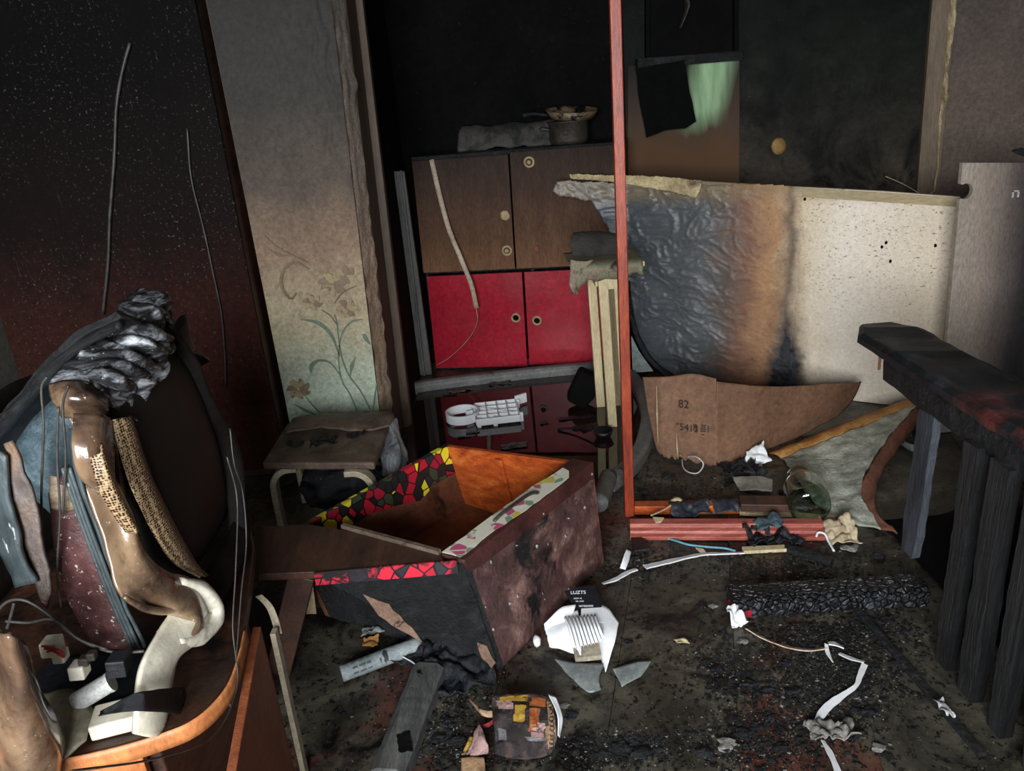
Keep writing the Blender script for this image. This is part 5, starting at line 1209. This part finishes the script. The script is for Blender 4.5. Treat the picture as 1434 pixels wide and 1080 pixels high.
lie('black_shard', 'flat black shard in front of the pole foot', 'shard', plate([G(880,742,.006), G(905,760,.006), G(912,772,.004), G(888,775,.004)], (0,0,.01)), M['blackplastic'], 895, 760, bevel=.002)
lie('black_cloth', 'folded black cloth lying between the two red rails', 'cloth', crumple(G(965,716,.03), V(.07,-.0,0), V(.0,.035,.01), .03, 20, 14, 16, 3), mat('wet_dark_cloth', [(.3,(34,37,44)),(.7,(64,68,78))], 9, rough=.4), 965, 716, smooth=True, solid=.003)
lie('black_cloth', 'small dark folded scrap right of the folded cloth', 'cloth', crumple(G(1016,710,.035), V(.045,.0,0), V(.0,.03,.01), .02, 14, 10, 18, 9), bpy.data.materials['wet_dark_cloth'], 1016, 710, smooth=True, solid=.003)
lie('straw_knot', 'small straw-coloured lump on the back red rail', 'lump', blob(G(948,702,.045), .022, .018, .016, .4, 4, 2), M['cream'], 948, 702, smooth=True)
lie('straw_stick', 'thin stick lying from the straw lump to the front rail', 'stick', tube([G(945,704,.05), G(930,714,.045), G(912,722,.055)], .003, 6, 12), M['cream'], 930, 714)
lie('rail_scrap', 'pale scrap on the left end of the pink rail', 'scrap', plate([G(914,725,.056), G(930,726,.056), G(926,732,.052), G(918,733,.052)], (0,0,.003)), M['cream'], 920, 730)
lie('foil_lump', 'bluish plastic lump pressed against the pink rail', 'lump', crumple(G(1078,736,.045), V(.045,.0,.01), V(.0,.03,.0), .03, 14, 12, 20, 12), M['crt'], 1078, 738, smooth=True, solid=.002)
lie('dark_heap', 'dark ash heap before the pink rail', 'heap', crumple(G(1080,756,.008), V(.09,.0,0), V(.0,.05,.0), .045, 30, 20, 22, 14), M['blackfilm'], 1080, 756, smooth=True, solid=.003)
lie('torn_paper', 'dirty white torn paper patch on the floor before the cardboard', 'paper', loft([[G(1025,668,.012), G(1060,666,.02), G(1082,672,.016)], [G(1035,686,.006), G(1060,688,.01), G(1082,690,.008)]], 16, 10, .006, 18, 3), mat('dirty_white', [(.3,(120,114,104)),(.7,(178,172,162))], 8, rough=.6), 1055, 678, solid=.002, smooth=True)
lie('torn_foil', 'white torn shred under the right corner of the cardboard', 'shred', crumple(G(1062,640,.03), V(.04,.0,.02), V(.0,.03,.03), .03, 14, 12, 22, 15), M['whitepaper'], 1062, 645, smooth=True, solid=.002)
lie('black_bag', 'shiny black bag scrap lying before the cardboard', 'bag', crumple(G(1040,660,.012), V(.08,.0,0), V(.0,.06,.0), .04, 26, 20, 20, 17), M['blackfilm'], 1040, 660, smooth=True, solid=.002)
lie('wire_loop', 'thin silver wire loop at the torn bottom of the cardboard', 'wire', tube([G(x, y, z) for x, y, z in [(955,642,.01),(957,655,.006),(966,662,.006),(978,662,.01),(985,650,.05),(975,640,.07),(962,640,.05)]], .003, 6, 36), M['zinc'], 966, 655, smooth=True)
lie('brown_strip', 'brown wooden strip under the glass jar', 'strip', beam(G(1036,718,.004), G(1170,730,.004), .04, .014), M['torn'], 1100, 724)
# peeled tape line
lie('shell_lump', 'small white crumpled lump left of the charred beam end', 'lump', crumple(G(1032,868,.012), V(.026,.0,0), V(.0,.03,.01), .035, 16, 14, 26, 18), M['whitepaper'], 1032, 868, smooth=True, solid=.003)
lie('peeled_tape', 'curved rusty-white peeled tape running right from the white lump', 'tape', strip([(1045,882),(1065,893),(1085,902),(1110,909),(1135,912),(1157,909)], [.008,.014,.012,.016,.014,.012], .014, 60, .006, 3), mat('rusty_tape', [(.3,(176,96,66)),(.5,(196,164,140)),(.7,(222,212,202))], 16, rough=.5), 1100, 905, solid=.003)
lie('white_tape', 'short white tape end standing up at the bend of the peeled tape', 'tape', strip([(1160,902,.03),(1170,903,.03),(1181,908,.02)], [.014,.018,.014], .02, 12, .004, 4), M['whitepaper'], 1170, 905, solid=.003)
lie('white_tape', 'white tape sliver hanging at the bend below the short tape end', 'tape', strip([(1157,903,.02),(1159,915,.012),(1166,928,.006)], [.01,.01,.004], .02, 12, .004, 4), M['whitepaper'], 1160, 915, solid=.002)
lie('white_tape', 'white tape strip folding round the right bend', 'tape', strip([(1175,916,.012),(1192,923,.01),(1210,928,.012)], [.012,.014,.012], .01, 16, .003, 6), M['whitepaper'], 1192, 923, solid=.002)
lie('white_tape', 'long white tape strip running down-left to the ash clump', 'tape', strip([(1211,931),(1204,948),(1198,962),(1180,975),(1160,990),(1148,1005),(1142,1016)], [.016,.014,.010,.016,.018,.018,.012], .01, 50, .004, 7), M['whitepaper'], 1175, 975, solid=.002)
lie('white_tape', 'white tape strip at the bottom edge below the ash clump', 'tape', strip([(1152,1038),(1162,1055),(1172,1078),(1178,1100)], [.010,.014,.016,.016], .008, 30, .004, 8), M['whitepaper'], 1165, 1060, solid=.002)
lie('ash_clump', 'flaky pale grey ash clump on the white tape', 'ash', crumple(G(1165,1025,.008), V(.055,.0,0), V(.0,.03,.0), .022, 26, 16, 40, 19), mat('pale_ash', [(.3,(90,88,82)),(.7,(160,156,148))], 16, rough=.8), 1165, 1025, smooth=True, solid=.003)
lie('foil_scrap', 'crumpled silver foil scrap at the foot of the bed slats', 'foil', crumple(G(1322,996,.01), V(.012,.0,0), V(.0,.028,.0), .022, 12, 12, 30, 20), M['zinc'], 1322, 996, smooth=True, solid=.002)
lie('white_shard', 'white curved shard in the dark behind the fibreboard', 'shard', loft([[G(1256,612,.03), G(1275,622,.04), G(1300,624,.04)], [G(1258,620,.01), G(1276,632,.01), G(1300,634,.01)]], 14, 5, .003), M['greypaper'], 1275, 625, solid=.003, smooth=True)
lie('dark_rag', 'dark rag in the shadow behind the fibreboard', 'rag', crumple(G(1275,600,.02), V(.08,.0,.0), V(.0,.08,.0), .05, 16, 12, 16, 23), M['char'], 1275, 600, smooth=True, solid=.003)
lie('mould_chip', 'pale twisted chip on the bare floor right of the booklet', 'chip', crumple(G(954,900,.006), V(.014,.006,0), V(-.006,.012,.0), .014, 8, 8, 30, 24), M['cream'], 954, 900, smooth=True, solid=.002)
lie('pipe_elbow', 'grey plastic pipe end behind the drawer near the pole', 'pipe', tube([G(852,668,.06), G(845,690,.08), G(838,705,.10)], .035, 14, 12), M['grey'], 845, 690, smooth=True)
lie('white_bit', 'white plastic bit at the bottom of the drawer side', 'bit', blob(G(752,898,.02), .012, .02, .016, .3, 8, 2), M['wet_white'], 752, 898, smooth=True)
lie('mirror_glass', 'pale mirror piece leaning behind the red pole foot of the board', 'mirror', plate([PY(884,470,4.0), PY(886,522,4.0), PY(915,520,4.0), PY(895,492,4.0)], (0,.006,0)), mat('pale_mirror', [(.3,(150,166,160)),(.7,(186,198,192))], 4, rough=.15), 895, 520)
# charred chunks, each its own thing
spots = [(1100,690,.03),(935,668,.03),(900,690,.025),(1190,770,.03),(1120,800,.028),(1070,806,.02),(905,805,.022),(1230,780,.03),(1150,812,.02),(985,850,.02),(998,850,.016),(1005,940,.02),(990,928,.016),(1050,960,.024),(1060,975,.02),(1075,968,.018),(1095,1050,.022),(1020,1045,.03),(1040,1030,.025),(985,1055,.025),(870,1050,.03),(900,1058,.028),(845,1058,.02),(800,1005,.022),(790,990,.016),(880,900,.016),(1240,900,.02),(1225,880,.018),(1255,930,.02),(1215,1000,.025),(1195,1030,.025),(1230,1050,.02),(700,1050,.02),(625,1010,.02),(640,1040,.025),(615,1035,.02),(480,1000,.01),(465,985,.008),(1040,900,.016),(1100,930,.02),(1130,950,.016),(1110,970,.022)]
cm = [M['char'], M['blackfilm'], bpy.data.materials['pale_ash']]
for k, (x, y, r_) in enumerate(spots):
    c = G(x, y); pale = k % 7 == 3
    o = obj('char_chunk', blob(c+V(0,0,r_*.2), r_*.85, r_*.6, r_*.3, .9, k*1.7, 2, 2.6), cm[2] if pale else cm[k % 2], base=c)
    for v in o.data.vertices:
        if v.co.z < .001: v.co.z = .001
    where = ('beside the fibreboard and cardboard' if y < 700 else 'between pink rail and charred beam' if y < 820 and x > 1000 else 'near the white cable by the drawer' if y < 820 else
             'near the grey beam and magazine' if x < 820 else 'near the booklet and wet papers' if x < 930 else 'beside the foot of the bed slats' if x > 1190 else 'around the peeled tape' if y < 985 and x > 1030 else 'on bare floor left of the peeled tape' if y < 1000 else 'left of the ash clump')
    props(o, ('pale ash lump ' if pale else 'charred black chunk ')+where, 'ash' if pale else 'chunk', 'burnt chunks on the floor'); o['px'] = x
# fine ash and flakes: nobody could count it
vs, fs = [], []
rnd = random.Random(11)
def flake(x, y, s, up_=.4):
    a = rnd.uniform(0, 6.28); k = len(vs); n = rnd.choice((3,4,5))
    for j in range(n):
        b = a+j*6.283/n; r_ = s*rnd.uniform(.5,1.3)
        vs.append((x+r_*math.cos(b), y+r_*math.sin(b), .003+rnd.random()*s*up_))
    c = (x, y, .003+s*up_); vs.append(c)
    for j in range(n): fs.append((k+j, k+(j+1) % n, k+n))
cl = [(1090,960,90,60,500),(1180,960,70,70,500),(1060,1040,90,40,420),(1150,890,100,25,300),(880,1050,70,25,260),(640,950,60,40,220),(620,1030,40,40,180),(1110,790,110,25,420),(960,690,90,22,220),(1000,930,40,40,120),(1250,900,50,90,260),(900,790,50,22,200),(720,1060,120,30,160),(560,980,80,70,70)]
def fill(cls, smin, smax):
    for (cx_, cy_, sx_, sy_, n) in cls:
        for _ in range(n):
            p = G(rnd.gauss(cx_, sx_*.6), rnd.gauss(cy_, sy_*.6)); flake(p.x, p.y, rnd.uniform(smin, smax)*(1 if rnd.random() < .9 else 2))
fill([(a, b, c, d, int(n*2.2)) for a, b, c, d, n in cl], .0015, .0065)
o = obj('ash_flakes', (vs, fs), M['char'], base=V(.5,1.7,0)); props(o, 'fine black ash flakes strewn over the wet floor', 'ash', kind='stuff')
vs, fs = [], []
fill([(a, b, c, d, int(n*.8)) for a, b, c, d, n in cl], .0008, .003)
o = obj('pale_ash_specks', (vs, fs), bpy.data.materials['pale_ash'], base=V(.5,1.7,0)); props(o, 'pale ash specks scattered among the black ash', 'ash', kind='stuff')
groups = {}
for o in bpy.data.objects:
    if 'px' in o: groups.setdefault(o['label'], []).append(o)
ords = ['leftmost', 'second from the left', 'third from the left', 'fourth from the left', 'fifth from the left', 'sixth from the left', 'seventh from the left', 'eighth from the left']
for lb, os_ in groups.items():
    os_.sort(key=lambda q: q['px'])
    for k, o in enumerate(os_):
        if len(os_) > 1: o['label'] = lb+', '+('rightmost' if k == len(os_)-1 else ords[k])
        del o['px']
for o in bpy.data.objects: clean(o)
